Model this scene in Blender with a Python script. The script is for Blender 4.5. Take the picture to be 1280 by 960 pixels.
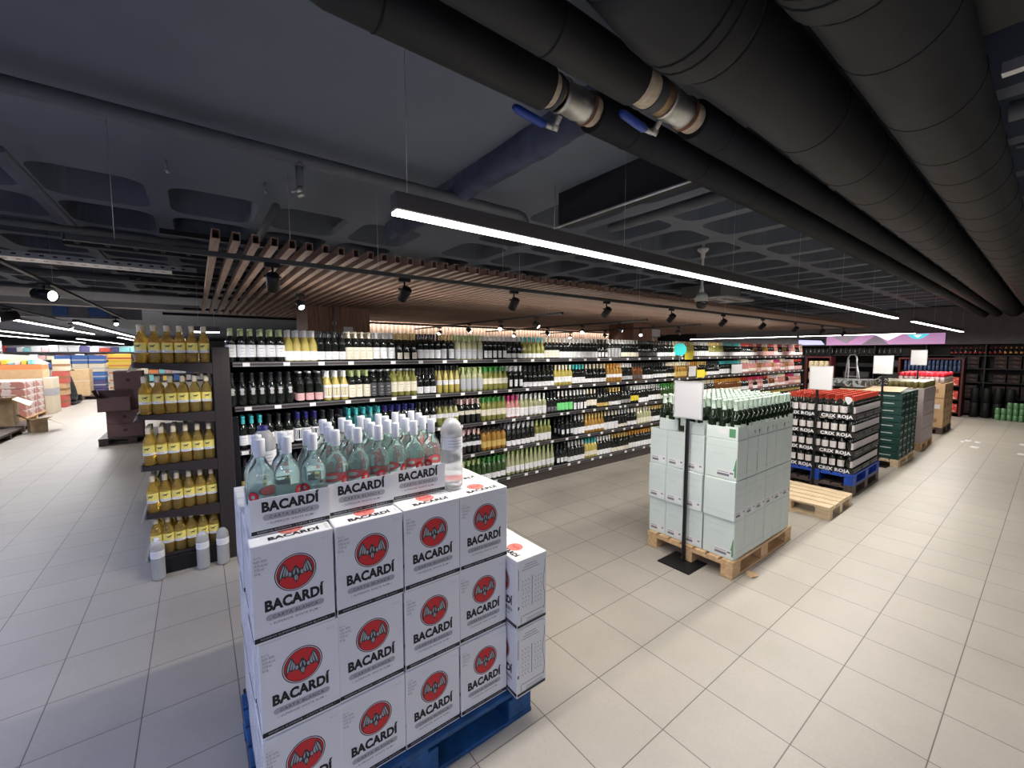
import bpy, math, random
from mathutils import Vector, Matrix
random.seed(7)
R = math.radians
for o in list(bpy.data.objects): bpy.data.objects.remove(o)
sc = bpy.context.scene
COL = sc.collection

# ------------------------------------------------------------------ camera
FPX, CX, CY, EYE = 518.0, 640.0, 480.0, 1.85
PITCH = math.atan(39 / FPX)
A1 = math.atan((1324 - 640) / (FPX / math.cos(PITCH)))
_fw = Vector((math.cos(A1), math.sin(A1), 0)); _rt = Vector((math.sin(A1), -math.cos(A1), 0)); _up = Vector((0, 0, 1))
_F = _fw * math.cos(PITCH) - _up * math.sin(PITCH); _U = _up * math.cos(PITCH) + _fw * math.sin(PITCH)
cam_data = bpy.data.cameras.new('camera'); cam = bpy.data.objects.new('camera', cam_data); COL.objects.link(cam)
m = Matrix.Identity(4)
for i in range(3):
    m[i][0] = _rt[i]; m[i][1] = _U[i]; m[i][2] = -_F[i]
m[0][3], m[1][3], m[2][3] = 0, 0, EYE
cam.matrix_world = m
cam_data.sensor_width = 36; cam_data.lens = 36 * FPX / 1280; cam_data.clip_start = 0.02; cam_data.clip_end = 200
sc.camera = cam
# ------------------------------------------------------------------ view, world
sc.view_settings.view_transform = 'Standard'; sc.view_settings.look = 'None'
sc.view_settings.gamma = 1; sc.view_settings.use_curve_mapping = False
sc.view_settings.exposure = 0.0
w = bpy.data.worlds.new('world'); sc.world = w; w.use_nodes = True
w.node_tree.nodes['Background'].inputs[0].default_value = (0.55, 0.62, 0.8, 1)
w.node_tree.nodes['Background'].inputs[1].default_value = 0.07
WARM = (1.0, 0.93, 0.84); COOL = (0.52, 0.60, 1.0); NEUT = (1.0, 0.945, 0.87)
PW = dict(main=21.0, side=4.0, left=23.0, spot=46.0, front=5.5, back=20.0, far=14.0)   # watts per metre of linear light

def area(name, loc, sx, sy, power, color, parent=None, rot=(0, 0, 0), spread=180):
    L = bpy.data.lights.new(name, 'AREA'); L.shape = 'RECTANGLE'; L.size = sx; L.size_y = sy; L.energy = power; L.color = color
    L.spread = R(spread)
    o = bpy.data.objects.new(name, L); COL.objects.link(o); o.location = loc; o.rotation_euler = rot
    if parent: o.parent = parent
    return o

# ------------------------------------------------------------------ pixel helpers (measuring the place from the photograph)
def ray(u, v): return _F + _rt * ((u - CX) / FPX) - _U * ((v - CY) / FPX)
def UZ(u, v, z=0.0):
    r = ray(u, v); t = (z - EYE) / r.z; return Vector((r.x * t, r.y * t, z))
def UX(u, v, x):
    r = ray(u, v); t = x / r.x; return Vector((x, r.y * t, EYE + r.z * t))
def UY(u, v, y):
    r = ray(u, v); t = y / r.y; return Vector((r.x * t, y, EYE + r.z * t))

# ------------------------------------------------------------------ materials
MATS = {}
def mat(name, col, rough=0.5, metal=0.0, noise=0.0, nscale=8.0, bump=0.0, emit=0.0, trans=0.0, ior=1.45, spec=0.5, emitcol=None, coat=0.0, thin=False):
    if name in MATS: return MATS[name]
    M = bpy.data.materials.new(name); M.use_nodes = True; nt = M.node_tree; b = nt.nodes['Principled BSDF']
    c = (*[x for x in col], 1)
    b.inputs['Base Color'].default_value = c
    b.inputs['Roughness'].default_value = rough; b.inputs['Metallic'].default_value = metal
    b.inputs['IOR'].default_value = ior; b.inputs['Specular IOR Level'].default_value = spec
    b.inputs['Transmission Weight'].default_value = trans
    b.inputs['Coat Weight'].default_value = coat
    if emit > 0:
        b.inputs['Emission Color'].default_value = (*(emitcol or col), 1); b.inputs['Emission Strength'].default_value = emit
    if noise > 0 or bump > 0:
        tc = nt.nodes.new('ShaderNodeTexCoord'); n = nt.nodes.new('ShaderNodeTexNoise'); n.inputs['Scale'].default_value = nscale
        n.inputs['Detail'].default_value = 5
        nt.links.new(tc.outputs['Object'], n.inputs['Vector'])
        if noise > 0:
            cr = nt.nodes.new('ShaderNodeMapRange'); cr.inputs[1].default_value = .3; cr.inputs[2].default_value = .7
            cr.inputs[3].default_value = 1 - noise; cr.inputs[4].default_value = 1 + noise
            nt.links.new(n.outputs['Fac'], cr.inputs[0])
            mx = nt.nodes.new('ShaderNodeVectorMath'); mx.operation = 'SCALE'; mx.inputs[0].default_value = c[:3]
            nt.links.new(cr.outputs[0], mx.inputs['Scale']); nt.links.new(mx.outputs[0], b.inputs['Base Color'])
        if bump > 0:
            bp = nt.nodes.new('ShaderNodeBump'); bp.inputs['Strength'].default_value = bump; bp.inputs['Distance'].default_value = .02
            nt.links.new(n.outputs['Fac'], bp.inputs['Height']); nt.links.new(bp.outputs[0], b.inputs['Normal'])
    MATS[name] = M
    return M

def wood_mat(name, c1, c2, scale=(1, 12, 12), rough=.55):
    M = bpy.data.materials.new(name); M.use_nodes = True; nt = M.node_tree; b = nt.nodes['Principled BSDF']
    tc = nt.nodes.new('ShaderNodeTexCoord'); mp = nt.nodes.new('ShaderNodeMapping'); mp.inputs['Scale'].default_value = scale
    n = nt.nodes.new('ShaderNodeTexNoise'); n.inputs['Scale'].default_value = 2.5; n.inputs['Detail'].default_value = 6
    r = nt.nodes.new('ShaderNodeValToRGB'); r.color_ramp.elements[0].color = (*c1, 1); r.color_ramp.elements[1].color = (*c2, 1)
    r.color_ramp.elements[0].position = .3; r.color_ramp.elements[1].position = .7
    nt.links.new(tc.outputs['Object'], mp.inputs[0]); nt.links.new(mp.outputs[0], n.inputs[0]); nt.links.new(n.outputs['Fac'], r.inputs[0])
    nt.links.new(r.outputs[0], b.inputs['Base Color']); b.inputs['Roughness'].default_value = rough
    MATS[name] = M
    return M

def tile_mat():
    M = bpy.data.materials.new('floor tiles'); M.use_nodes = True; nt = M.node_tree; b = nt.nodes['Principled BSDF']
    N = nt.nodes.new; L = nt.links.new
    tc = N('ShaderNodeTexCoord'); mp = N('ShaderNodeMapping')
    T = 0.41
    mp.inputs['Location'].default_value = (-(2.155 % T), -(1.070 % T), 0)
    br = N('ShaderNodeTexBrick'); br.offset = 0; br.squash = 1
    br.inputs['Scale'].default_value = 1.0; br.inputs['Mortar Size'].default_value = .0030; br.inputs['Mortar Smooth'].default_value = .3
    br.inputs['Brick Width'].default_value = T; br.inputs['Row Height'].default_value = T; br.inputs['Bias'].default_value = 0
    br.inputs['Color1'].default_value = (.385, .352, .305, 1); br.inputs['Color2'].default_value = (.415, .382, .332, 1); br.inputs['Mortar'].default_value = (.13, .115, .10, 1)
    L(tc.outputs['Object'], mp.inputs[0]); L(mp.outputs[0], br.inputs['Vector'])
    n = N('ShaderNodeTexNoise'); n.inputs['Scale'].default_value = 1.7; n.inputs['Detail'].default_value = 8; n.inputs['Roughness'].default_value = .65
    L(tc.outputs['Object'], n.inputs[0])
    n2 = N('ShaderNodeTexNoise'); n2.inputs['Scale'].default_value = 60; n2.inputs['Detail'].default_value = 3; L(tc.outputs['Object'], n2.inputs[0])
    mr = N('ShaderNodeMapRange'); mr.inputs[1].default_value = .3; mr.inputs[2].default_value = .7; mr.inputs[3].default_value = .90; mr.inputs[4].default_value = 1.05
    L(n.outputs['Fac'], mr.inputs[0])
    mr2 = N('ShaderNodeMapRange'); mr2.inputs[1].default_value = .3; mr2.inputs[2].default_value = .7; mr2.inputs[3].default_value = .97; mr2.inputs[4].default_value = 1.03
    L(n2.outputs['Fac'], mr2.inputs[0])
    mm = N('ShaderNodeMath'); mm.operation = 'MULTIPLY'; L(mr.outputs[0], mm.inputs[0]); L(mr2.outputs[0], mm.inputs[1])
    s = N('ShaderNodeVectorMath'); s.operation = 'SCALE'; L(br.outputs['Color'], s.inputs[0]); L(mm.outputs[0], s.inputs['Scale'])
    L(s.outputs[0], b.inputs['Base Color'])
    rr = N('ShaderNodeMapRange'); rr.inputs[3].default_value = .36; rr.inputs[4].default_value = .52; L(n.outputs['Fac'], rr.inputs[0]); L(rr.outputs[0], b.inputs['Roughness'])
    bp = N('ShaderNodeBump'); bp.inputs['Strength'].default_value = .25; bp.inputs['Distance'].default_value = .004; bp.invert = True
    L(br.outputs['Fac'], bp.inputs['Height']); L(bp.outputs[0], b.inputs['Normal'])
    return M

def box_pattern(name, base, ink, scale=9.0, thr=.55, rough=.6):   # printed packaging with blotchy print
    M = bpy.data.materials.new(name); M.use_nodes = True; nt = M.node_tree; b = nt.nodes['Principled BSDF']
    tc = nt.nodes.new('ShaderNodeTexCoord'); v = nt.nodes.new('ShaderNodeTexNoise'); v.inputs['Scale'].default_value = scale
    r = nt.nodes.new('ShaderNodeValToRGB'); r.color_ramp.interpolation = 'CONSTANT'
    r.color_ramp.elements[0].color = (*base, 1); r.color_ramp.elements[1].color = (*ink, 1); r.color_ramp.elements[1].position = thr
    nt.links.new(tc.outputs['Object'], v.inputs[0]); nt.links.new(v.outputs['Fac'], r.inputs[0]); nt.links.new(r.outputs[0], b.inputs['Base Color'])
    b.inputs['Roughness'].default_value = rough
    MATS[name] = M
    return M

# ------------------------------------------------------------------ mesh builder
class MB:
    def __init__(s): s.v = []; s.f = []; s.mi = []; s.sm = []
    def add(s, vs, fs, m=0, smooth=False):
        o = len(s.v); s.v += [tuple(p) for p in vs]
        s.f += [tuple(i + o for i in f) for f in fs]; s.mi += [m] * len(fs); s.sm += [smooth] * len(fs); return s
    def box(s, x0, x1, y0, y1, z0, z1, m=0, bev=0.0):
        if bev <= 0:
            v = [(x, y, z) for x in (x0, x1) for y in (y0, y1) for z in (z0, z1)]
            return s.add(v, [(0, 1, 3, 2), (4, 6, 7, 5), (0, 4, 5, 1), (2, 3, 7, 6), (0, 2, 6, 4), (1, 5, 7, 3)], m)
        # chamfered box: each face inset, 24 vertices
        X = (x0, x1); Y = (y0, y1); Z = (z0, z1); v = []; idx = {}
        for i in (0, 1):
            for j in (0, 1):
                for k in (0, 1):
                    sx = 1 if i == 0 else -1; sy = 1 if j == 0 else -1; sz = 1 if k == 0 else -1
                    for a in range(3):
                        p = [X[i] + sx * bev, Y[j] + sy * bev, Z[k] + sz * bev]
                        p[a] = (X[i], Y[j], Z[k])[a]
                        idx[(i, j, k, a)] = len(v); v.append(tuple(p))
        f = []
        f.append([idx[(0, j, k, 0)] for j, k in ((0, 0), (0, 1), (1, 1), (1, 0))]); f.append([idx[(1, j, k, 0)] for j, k in ((0, 0), (1, 0), (1, 1), (0, 1))])
        f.append([idx[(i, 0, k, 1)] for i, k in ((0, 0), (1, 0), (1, 1), (0, 1))]); f.append([idx[(i, 1, k, 1)] for i, k in ((0, 0), (0, 1), (1, 1), (1, 0))])
        f.append([idx[(i, j, 0, 2)] for i, j in ((0, 0), (0, 1), (1, 1), (1, 0))]); f.append([idx[(i, j, 1, 2)] for i, j in ((0, 0), (1, 0), (1, 1), (0, 1))])
        for i in (0, 1):
            for j in (0, 1):
                f.append([idx[(i, j, 0, 0)], idx[(i, j, 1, 0)], idx[(i, j, 1, 1)], idx[(i, j, 0, 1)]])
        for i in (0, 1):
            for k in (0, 1):
                f.append([idx[(i, 0, k, 0)], idx[(i, 1, k, 0)], idx[(i, 1, k, 2)], idx[(i, 0, k, 2)]])
        for j in (0, 1):
            for k in (0, 1):
                f.append([idx[(0, j, k, 1)], idx[(1, j, k, 1)], idx[(1, j, k, 2)], idx[(0, j, k, 2)]])
        for i in (0, 1):
            for j in (0, 1):
                for k in (0, 1): f.append([idx[(i, j, k, a)] for a in range(3)])
        return s.add(v, f, m)
    def lathe(s, prof, n=16, m=0, c=(0, 0, 0), smooth=True, a0=0.0, a1=2 * math.pi, mseg=None):
        full = abs(a1 - a0 - 2 * math.pi) < 1e-6; cols = n if full else n + 1
        v = []
        for r, z in prof:
            for k in range(cols):
                a = a0 + (a1 - a0) * k / n
                v.append((c[0] + r * math.cos(a), c[1] + r * math.sin(a), c[2] + z))
        o = len(s.v); s.v += v
        for i in range(len(prof) - 1):
            for k in range(n):
                k2 = (k + 1) % cols if full else k + 1
                s.f.append((o + i * cols + k, o + i * cols + k2, o + (i + 1) * cols + k2, o + (i + 1) * cols + k))
                s.mi.append(mseg[i] if mseg else m); s.sm.append(smooth)
        return s
    def cyl(s, p, q, r, n=12, m=0, r2=None, caps=True, smooth=True):
        return s.tube([p, q], [r, r if r2 is None else r2], n, m, caps, smooth)
    def tube(s, pts, r, n=12, m=0, caps=True, smooth=True):
        P_ = [Vector(p) for p in pts]; rs = r if isinstance(r, (list, tuple)) else [r] * len(P_)
        o = len(s.v); prev = None
        for i, p in enumerate(P_):
            if i == 0: t = P_[1] - P_[0]
            elif i == len(P_) - 1: t = P_[-1] - P_[-2]
            else: t = (P_[i + 1] - P_[i]).normalized() + (P_[i] - P_[i - 1]).normalized()
            if t.length < 1e-9: t = Vector((0, 0, 1))
            t.normalize()
            if prev is None:
                a = Vector((0, 0, 1)) if abs(t.z) < .9 else Vector((1, 0, 0)); u = t.cross(a).normalized()
            else:
                u = (prev - t * prev.dot(t)); u = u.normalized() if u.length > 1e-6 else t.orthogonal().normalized()
            prev = u; w_ = t.cross(u)
            for k in range(n):
                an = 2 * math.pi * k / n; s.v.append(tuple(p + (u * math.cos(an) + w_ * math.sin(an)) * rs[i]))
        for i in range(len(P_) - 1):
            for k in range(n):
                k2 = (k + 1) % n
                s.f.append((o + i * n + k, o + i * n + k2, o + (i + 1) * n + k2, o + (i + 1) * n + k)); s.mi.append(m); s.sm.append(smooth)
        if caps:
            s.f.append(tuple(o + k for k in range(n))[::-1]); s.mi.append(m); s.sm.append(False)
            s.f.append(tuple(o + (len(P_) - 1) * n + k for k in range(n))); s.mi.append(m); s.sm.append(False)
        return s
    def poly_xz(s, pts, y, m=0, th=0.0):      # flat shape facing -Y
        n = len(pts); v = [(x, y, z) for x, z in pts]
        if th: 
            v += [(x, y + th, z) for x, z in pts]
            f = [tuple(range(n)), tuple(range(2 * n - 1, n - 1, -1))] + [(i, (i + 1) % n, n + (i + 1) % n, n + i) for i in range(n)]
        else: f = [tuple(range(n))]
        return s.add(v, f, m)
    def merge(s, o, M=None, m=None):
        base = len(s.v)
        s.v += [tuple(M @ Vector(p)) for p in o.v] if M else list(o.v)
        s.f += [tuple(i + base for i in f) for f in o.f]; s.mi += o.mi if m is None else [m] * len(o.f); s.sm += o.sm; return s
    def mesh(s, name, mats):
        me = bpy.data.meshes.new(name); me.from_pydata(s.v, [], s.f)
        for M in (mats if isinstance(mats, (list, tuple)) else [mats]): me.materials.append(M)
        me.polygons.foreach_set('material_index', s.mi); me.polygons.foreach_set('use_smooth', s.sm); me.update(); return me

def obj(name, me, parent=None, loc=(0, 0, 0), rz=0.0, mats=None, rot=None, scale=None):
    if isinstance(me, MB): me = me.mesh(name, mats)
    o = bpy.data.objects.new(name, me); COL.objects.link(o); o.location = loc
    o.rotation_euler = rot if rot else (0, 0, rz)
    if scale: o.scale = scale
    if parent: o.parent = parent
    return o
LABELS = {}
def tag(o, label=None, cat=None, group=None, kind=None):
    if label:
        label = ' '.join(label.split()); wc = len(label.split())
        if wc > 16 or wc < 4: print('LABEL LENGTH', wc, label)
        if (label in LABELS) and LABELS[label] != (group or id(o)): print('DUP LABEL', label)
        LABELS.setdefault(label, group or id(o)); o['label'] = label
    if cat: o['category'] = cat
    if group: o['group'] = group
    if kind: o['kind'] = kind
    return o
def thing(name, label, cat, loc=(0, 0, 0), rz=0.0, group=None, kind=None):
    o = bpy.data.objects.new(name, None); o.empty_display_size = .05; COL.objects.link(o); o.location = loc; o.rotation_euler = (0, 0, rz)
    return tag(o, label, cat, group, kind)
def struct(name, mb, mats, loc=(0, 0, 0)):
    o = obj(name, mb, None, loc, mats=mats); o['kind'] = 'structure'; return o
def clone(root, loc, rz=None, label=None, group=None):
    r = root.copy(); COL.objects.link(r); r.location = loc
    if rz is not None: r.rotation_euler = (0, 0, rz)
    for ch in root.children:
        c = ch.copy(); COL.objects.link(c); c.parent = r
        for g in ch.children:
            d = g.copy(); COL.objects.link(d); d.parent = c
    if group: r['group'] = group
    if label: tag(r, label, None, group)
    return r
class Proto:         # first use places the thing itself, later uses copy it
    def __init__(s, fn): s.fn = fn; s.root = None; s.used = False
    def put(s, loc, rz=0.0, label=None, group=None):
        if s.root is None:
            s.root = s.fn()
            s.root.location = loc; s.root.rotation_euler = (0, 0, rz)
            tag(s.root, label, None, group); return s.root
        return clone(s.root, loc, rz, label, group)
ORD = ['first', 'second', 'third', 'fourth', 'fifth', 'sixth', 'seventh', 'eighth', 'ninth', 'tenth', 'eleventh', 'twelfth', 'thirteenth', 'fourteenth', 'fifteenth', 'sixteenth', 'seventeenth', 'eighteenth', 'nineteenth', 'twentieth']
NUM = ['zero', 'one', 'two', 'three', 'four', 'five', 'six', 'seven', 'eight', 'nine', 'ten', 'eleven', 'twelve', 'thirteen', 'fourteen', 'fifteen', 'sixteen']
def place_word(i, n, a='left', b='right'):
    if n == 1: return 'lone'
    if i == 0: return a + 'most'
    if i == n - 1: return b + 'most'
    return ORD[i]

# lettering: the default font turned into a flat mesh, facing -Y, centred on x, baseline z=0
_TXT = {}
def text_mb(s, width=None, height=None, bold=0.0, spacing=1.0):
    key = (s, bold, spacing)
    if key not in _TXT:
        cu = bpy.data.curves.new('lettering', 'FONT'); cu.body = s; cu.size = 1.0; cu.offset = bold; cu.space_character = spacing; cu.resolution_u = 3
        cu.align_x = 'LEFT'
        o = bpy.data.objects.new('lettering', cu); COL.objects.link(o); bpy.context.view_layer.update()
        me = bpy.data.meshes.new_from_object(o); v = [tuple(p.co) for p in me.vertices]; f = [tuple(p.vertices) for p in me.polygons]
        bpy.data.objects.remove(o); bpy.data.curves.remove(cu); bpy.data.meshes.remove(me); _TXT[key] = (v, f)
    v, f = _TXT[key]
    x0 = min(p[0] for p in v); x1 = max(p[0] for p in v); H_ = 0.70
    if width and height: kx = width / (x1 - x0); kz = height / H_
    elif width: kx = kz = width / (x1 - x0)
    else: kx = kz = height / H_
    mb = MB(); mb.add([((p[0] - (x0 + x1) / 2) * kx, 0, p[1] * kz) for p in v], f); return mb
def T(x=0, y=0, z=0): return Matrix.Translation((x, y, z))
def disc(r, n=28, x=0, z=0, y=0, sx=1, m=0):
    mb = MB(); mb.poly_xz([(x + r * sx * math.cos(2 * math.pi * k / n), z + r * math.sin(2 * math.pi * k / n)) for k in range(n)], y, m); return mb
def rrect(w_, h_, r, y=0, m=0, n=5):
    pts = []
    for cx_, cz_, a in ((w_ / 2 - r, h_ / 2 - r, 0), (-w_ / 2 + r, h_ / 2 - r, 90), (-w_ / 2 + r, -h_ / 2 + r, 180), (w_ / 2 - r, -h_ / 2 + r, 270)):
        for k in range(n + 1):
            t = R(a + 90 * k / n); pts.append((cx_ + r * math.cos(t), cz_ + r * math.sin(t)))
    mb = MB(); mb.poly_xz(pts, y, m); return mb

# palette
mat('white card', (.76, .76, .77), .55, noise=.03, nscale=4); mat('black ink', (.012, .012, .014), .6); mat('grey ink', (.20, .20, .22), .6); mat('light grey ink', (.42, .42, .44), .6)
mat('emblem red', (.62, .025, .03), .5); mat('emblem maroon', (.09, .008, .015), .5); mat('bat silver', (.36, .39, .40), .45); mat('bat shadow', (.03, .035, .04), .5)
mat('blue pallet paint', (.012, .075, .21), .6, noise=.35, nscale=14, bump=.3); mat('bright blue paint', (.015, .07, .42), .5, noise=.2)
wood_mat('pallet wood', (.50, .31, .15), (.72, .50, .29), (2, 14, 14)); wood_mat('pale pallet wood', (.60, .45, .27), (.82, .66, .44), (2, 14, 14)); wood_mat('dark pallet wood', (.05, .035, .03), (.12, .085, .07), (2, 14, 14))
wood_mat('walnut', (.15, .065, .04), (.30, .14, .09), (14, 14, 1.2)); wood_mat('walnut slat', (.21, .125, .095), (.42, .285, .22), (14, 1.0, 14))
mat('black metal', (.012, .012, .014), .45, .3); mat('shelf metal', (.035, .027, .028), .5, .2); mat('rail grey', (.16, .16, .17), .35, .5); mat('price tag', (.75, .75, .73), .6)
mat('steel', (.62, .61, .58), .35, .9, noise=.12, nscale=20); mat('galvanised', (.60, .62, .66), .4, .8, noise=.15)
mat('soffit paint', (.150, .170, .215), .85, noise=.10, nscale=1.2, bump=.25); mat('grey pipe paint', (.12, .13, .15), .6, noise=.1); mat('dark paint', (.018, .018, .026), .7)
mat('beam blue', (.05, .062, .115), .75, noise=.3, nscale=9, bump=.6); mat('foam insulation', (.0115, .0125, .0155), .6, noise=.25, nscale=5, bump=.15); mat('insulation seam', (.005, .005, .006), .8)
mat('lamp diffuser', (1, .97, .92), .5, emit=14, emitcol=(1, .96, .90)); mat('cool diffuser', (.95, .97, 1), .5, emit=10, emitcol=(.88, .93, 1)); mat('spot face', (1, 1, 1), .5, emit=18, emitcol=(1, .95, .88))
mat('sign white', (.62, .62, .63), .5); mat('kraft card', (.50, .33, .18), .75, noise=.08); mat('pale kraft', (.74, .56, .36), .75, noise=.06)
# ================================================================== room shell
CEIL = 3.25
FARX = 18.6
mb = MB(); mb.add([(-15, -8, 0), (19, -8, 0), (19, 62, 0), (-15, 62, 0)], [(0, 1, 2, 3)])
fl = obj('floor', mb, None, mats=tile_mat()); fl['kind'] = 'structure'
mat('dark wall', (.02, .018, .02), .8, noise=.2); mat('grey wall', (.10, .10, .11), .8, noise=.1); mat('pale wall', (.42, .43, .46), .8, noise=.08)
mat('bulkhead grey', (.14, .135, .145), .7, noise=.1)
struct('wall_far_right', MB().box(FARX, FARX + .2, -8, 62, 0, 4), MATS['dark wall'])
struct('wall_far_left', MB().box(-15.2, -15, -8, 62, 0, 4), MATS['pale wall'])
struct('wall_back', MB().box(-15, 19, 62, 62.2, 0, 4), MATS['pale wall'])
struct('wall_near', MB().box(-15, 19, -8.2, -8, 0, 4), MATS['grey wall'])
struct('trim_bulkhead', MB().box(18.1, 18.6, -8, 10, 2.10, CEIL, 0, .01), MATS['bulkhead grey'])

# ceiling: smooth slab near the camera, waffle coffers beyond (one continuous mesh)
def coffer(mb, x0, x1, y0, y1, z):
    cx, cy = (x0 + x1) / 2, (y0 + y1) / 2; hx, hy = (x1 - x0) / 2, (y1 - y0) / 2
    rib = .075; r = .16; ins = []; out = []; n = 5
    for sx, sy, a in ((1, 1, 0), (-1, 1, 90), (-1, -1, 180), (1, -1, 270)):
        for k in range(n + 1):
            t = R(a + 90 * k / n)
            ins.append((cx + sx * (hx - rib - r) + r * math.cos(t), cy + sy * (hy - rib - r) + r * math.sin(t)))
            out.append((cx + sx * hx, cy + sy * hy))
    N_ = len(ins); v = [(x, y, z) for x, y in out] + [(x, y, z) for x, y in ins]
    v += [(cx + (x - cx) * .985, cy + (y - cy) * .985, z + .05) for x, y in ins]
    v += [(cx + (x - cx) * .91, cy + (y - cy) * .91, z + .33) for x, y in ins]
    f = []; 
    for i in range(N_):
        j = (i + 1) % N_
        if out[i] == out[j]: f.append((i, N_ + j, N_ + i))
        else: f.append((i, j, N_ + j, N_ + i))
    mb.add(v, f, 0)
    o = len(mb.v) - len(v)
    for L_ in (1, 2):
        for i in range(N_):
            j = (i + 1) % N_
            mb.f.append((o + L_ * N_ + i, o + L_ * N_ + j, o + (L_ + 1) * N_ + j, o + (L_ + 1) * N_ + i)); mb.mi.append(1 if L_ == 2 else 0); mb.sm.append(False)
    mb.f.append(tuple(o + 3 * N_ + i for i in range(N_))); mb.mi.append(1); mb.sm.append(False)
PXc, PYc = .83, .98
X0c, Y0c = -.21, 4.53
mb = MB()
XS, YS = X0c + 3 * PXc + .34, Y0c          # smooth part: x < XS and y < YS
for i in range(-8, 3):
    for j in range(0, 9): coffer(mb, X0c + i * PXc, X0c + (i + 1) * PXc, Y0c + j * PYc, Y0c + (j + 1) * PYc, CEIL)
xl = X0c - 8 * PXc; xr = X0c + 3 * PXc; yt = Y0c + 9 * PYc
XR = XS + .10
ny = 14; y0r = Y0c - 5 * PYc; nx = int((19 - XR) / PXc) + 1
for i in range(nx):
    for j in range(ny): coffer(mb, XR + i * PXc, XR + (i + 1) * PXc, y0r + j * PYc, y0r + (j + 1) * PYc, CEIL)
def q(x0, x1, y0, y1): mb.add([(x0, y0, CEIL), (x1, y0, CEIL), (x1, y1, CEIL), (x0, y1, CEIL)], [(3, 2, 1, 0)])
q(-15, xl, -8, 62); q(xl, XR, -8, YS); q(xr, XR, YS, yt); q(xl, 19.5, yt, 62); q(XR, 19.5, -8, y0r)
struct('ceiling', mb, [MATS['soffit paint'], MATS['soffit paint']])
# edge beams of the slab
struct('trim_beam', MB().box(XS - .02, XR, 1.35, 2.75, 2.965, CEIL - .001, 0, .006), MATS['dark paint'])
mat('slab trim', (.10, .11, .13), .8, noise=.1)
mb = MB(); n = 16
pts = [(UZ(693, 148, 3.2).x + .02, .9), (UZ(693, 148, 3.2).x + .02, 6.2)]
bx = 1.78; prof = [(-.085, 3.249), (-.075, 3.12), (-.03, 3.09), (.03, 3.09), (.075, 3.12), (.085, 3.249)]
N_ = 40; vs = []; random.seed(3)
for k in range(N_ + 1):
    yy = 1.02 + (4.52 - 1.02) * k / N_
    for px_, pz_ in prof: vs.append((bx + px_ + random.uniform(-.006, .006), yy, pz_ + (random.uniform(-.012, .012) if pz_ < 3.2 else 0)))
fs = [(k * 6 + i, k * 6 + i + 1, (k + 1) * 6 + i + 1, (k + 1) * 6 + i) for k in range(N_) for i in range(5)]
mb.add(vs, fs, 0, True)
struct('trim_rough_beam', mb, MATS['beam blue'])
# dark drop over the storage zone, far left
struct('trim_left_bulkhead', MB().box(-15, .1, 10.2, 10.5, 2.66, 2.76, 0), mat('pale bulkhead', (.6, .58, .56), .7))
struct('trim_left_fascia', MB().box(-15, -1.0, 13.2, 13.4, 2.62, 2.95, 0), mat('fascia grey', (.20, .21, .25), .6, noise=.2))
for k, (u0, u1) in enumerate(((67, 86), (112, 136))):
    a, b = UY(u0, 405, 13.19), UY(u1, 405, 13.19); tag(obj('fascia_panel', MB().box(a.x, b.x, 13.17, 13.195, 2.66, 2.91, 0, .005), None, mats=mat('panel blue', (.08, .17, .50), .5)), ('left', 'right')[k] + ' one of two blue panels high over the far left aisle', 'panel')

# ------------------------------------------------------------------ overhead pipes
def insulated_pipe(name, label, y, z, r, x0, x1, seams, pre=None, gap=None):
    t = thing(name, label, 'pipe', (0, y, z), group=None)
    segs = [(x0, x1)] if not gap else [(x0, gap[0]), (gap[1], x1)]
    for k, (a, b) in enumerate(segs):
        mb = MB(); pts = []
        if k == 0 and pre: pts = list(pre)
        pts += [(a, 0, 0), (b, 0, 0)]
        mb.tube(pts, r, 28)
        obj('insulation', mb, t, mats=MATS['foam insulation'])
    for sx in seams:
        mb = MB(); mb.lathe([(r - .004, -.005), (r + .0015, -.004), (r + .0025, 0), (r + .0015, .004), (r - .004, .005)], 28)
        obj('tape_seam', mb, t, (sx, 0, 0), mats=MATS['insulation seam'], rot=(0, R(90), 0))
    return t
def arc(c, r, a0, a1, n=8, plane='xy'):
    out = []
    for k in range(n + 1):
        a = R(a0 + (a1 - a0) * k / n)
        out.append((c[0] + r * math.cos(a), c[1] + r * math.sin(a), c[2]))
    return out
def seams(lo, hi, st, j=.0):
    out = []; x = lo; rnd = random.Random(lo * 10 + st)
    while x < hi: out.append(x); x += st * (1 + rnd.uniform(-j, j))
    return out
# bends swing away towards -y (behind the camera) near their start
def bend(x0, r): # quarter bend from -y run into +x run, in local coordinates
    return [(x0 - r, -2.2 - r, 0)] + [(x0 - r * math.cos(R(a)), -r + r * math.sin(R(a)), 0) for a in range(0, 90, 10)]
vA0, vA1 = 1.20, 1.50; vB0, vB1 = 1.47, 1.92
insulated_pipe('insulated_pipe', 'thinner black insulated ceiling pipe on the left, with steel valve nearest the room centre', 1.358, 2.95, .085, .62, 18.0, seams(1.75, 17, .62, .15) + [.5], pre=[(.05, -.02, .30), (.10, 0, .14), (.22, 0, .04), (.36, 0, .0)], gap=(vA0, vA1))
insulated_pipe('insulated_pipe', 'second thinner black insulated ceiling pipe, its valve with long cream collar', 1.112, 2.95, .085, .75, 18.0, seams(2.15, 17, .66, .15) + [1.0], pre=[(.25, 0, .30), (.30, 0, .14), (.42, 0, .04), (.56, 0, .0)], gap=(vB0, vB1))
OFF = [(-1.5, .022, .055), (.55, .022, .055), (.95, .022, .055), (1.08, .02, .05), (1.18, .012, .03), (1.27, .004, .008)]
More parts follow.
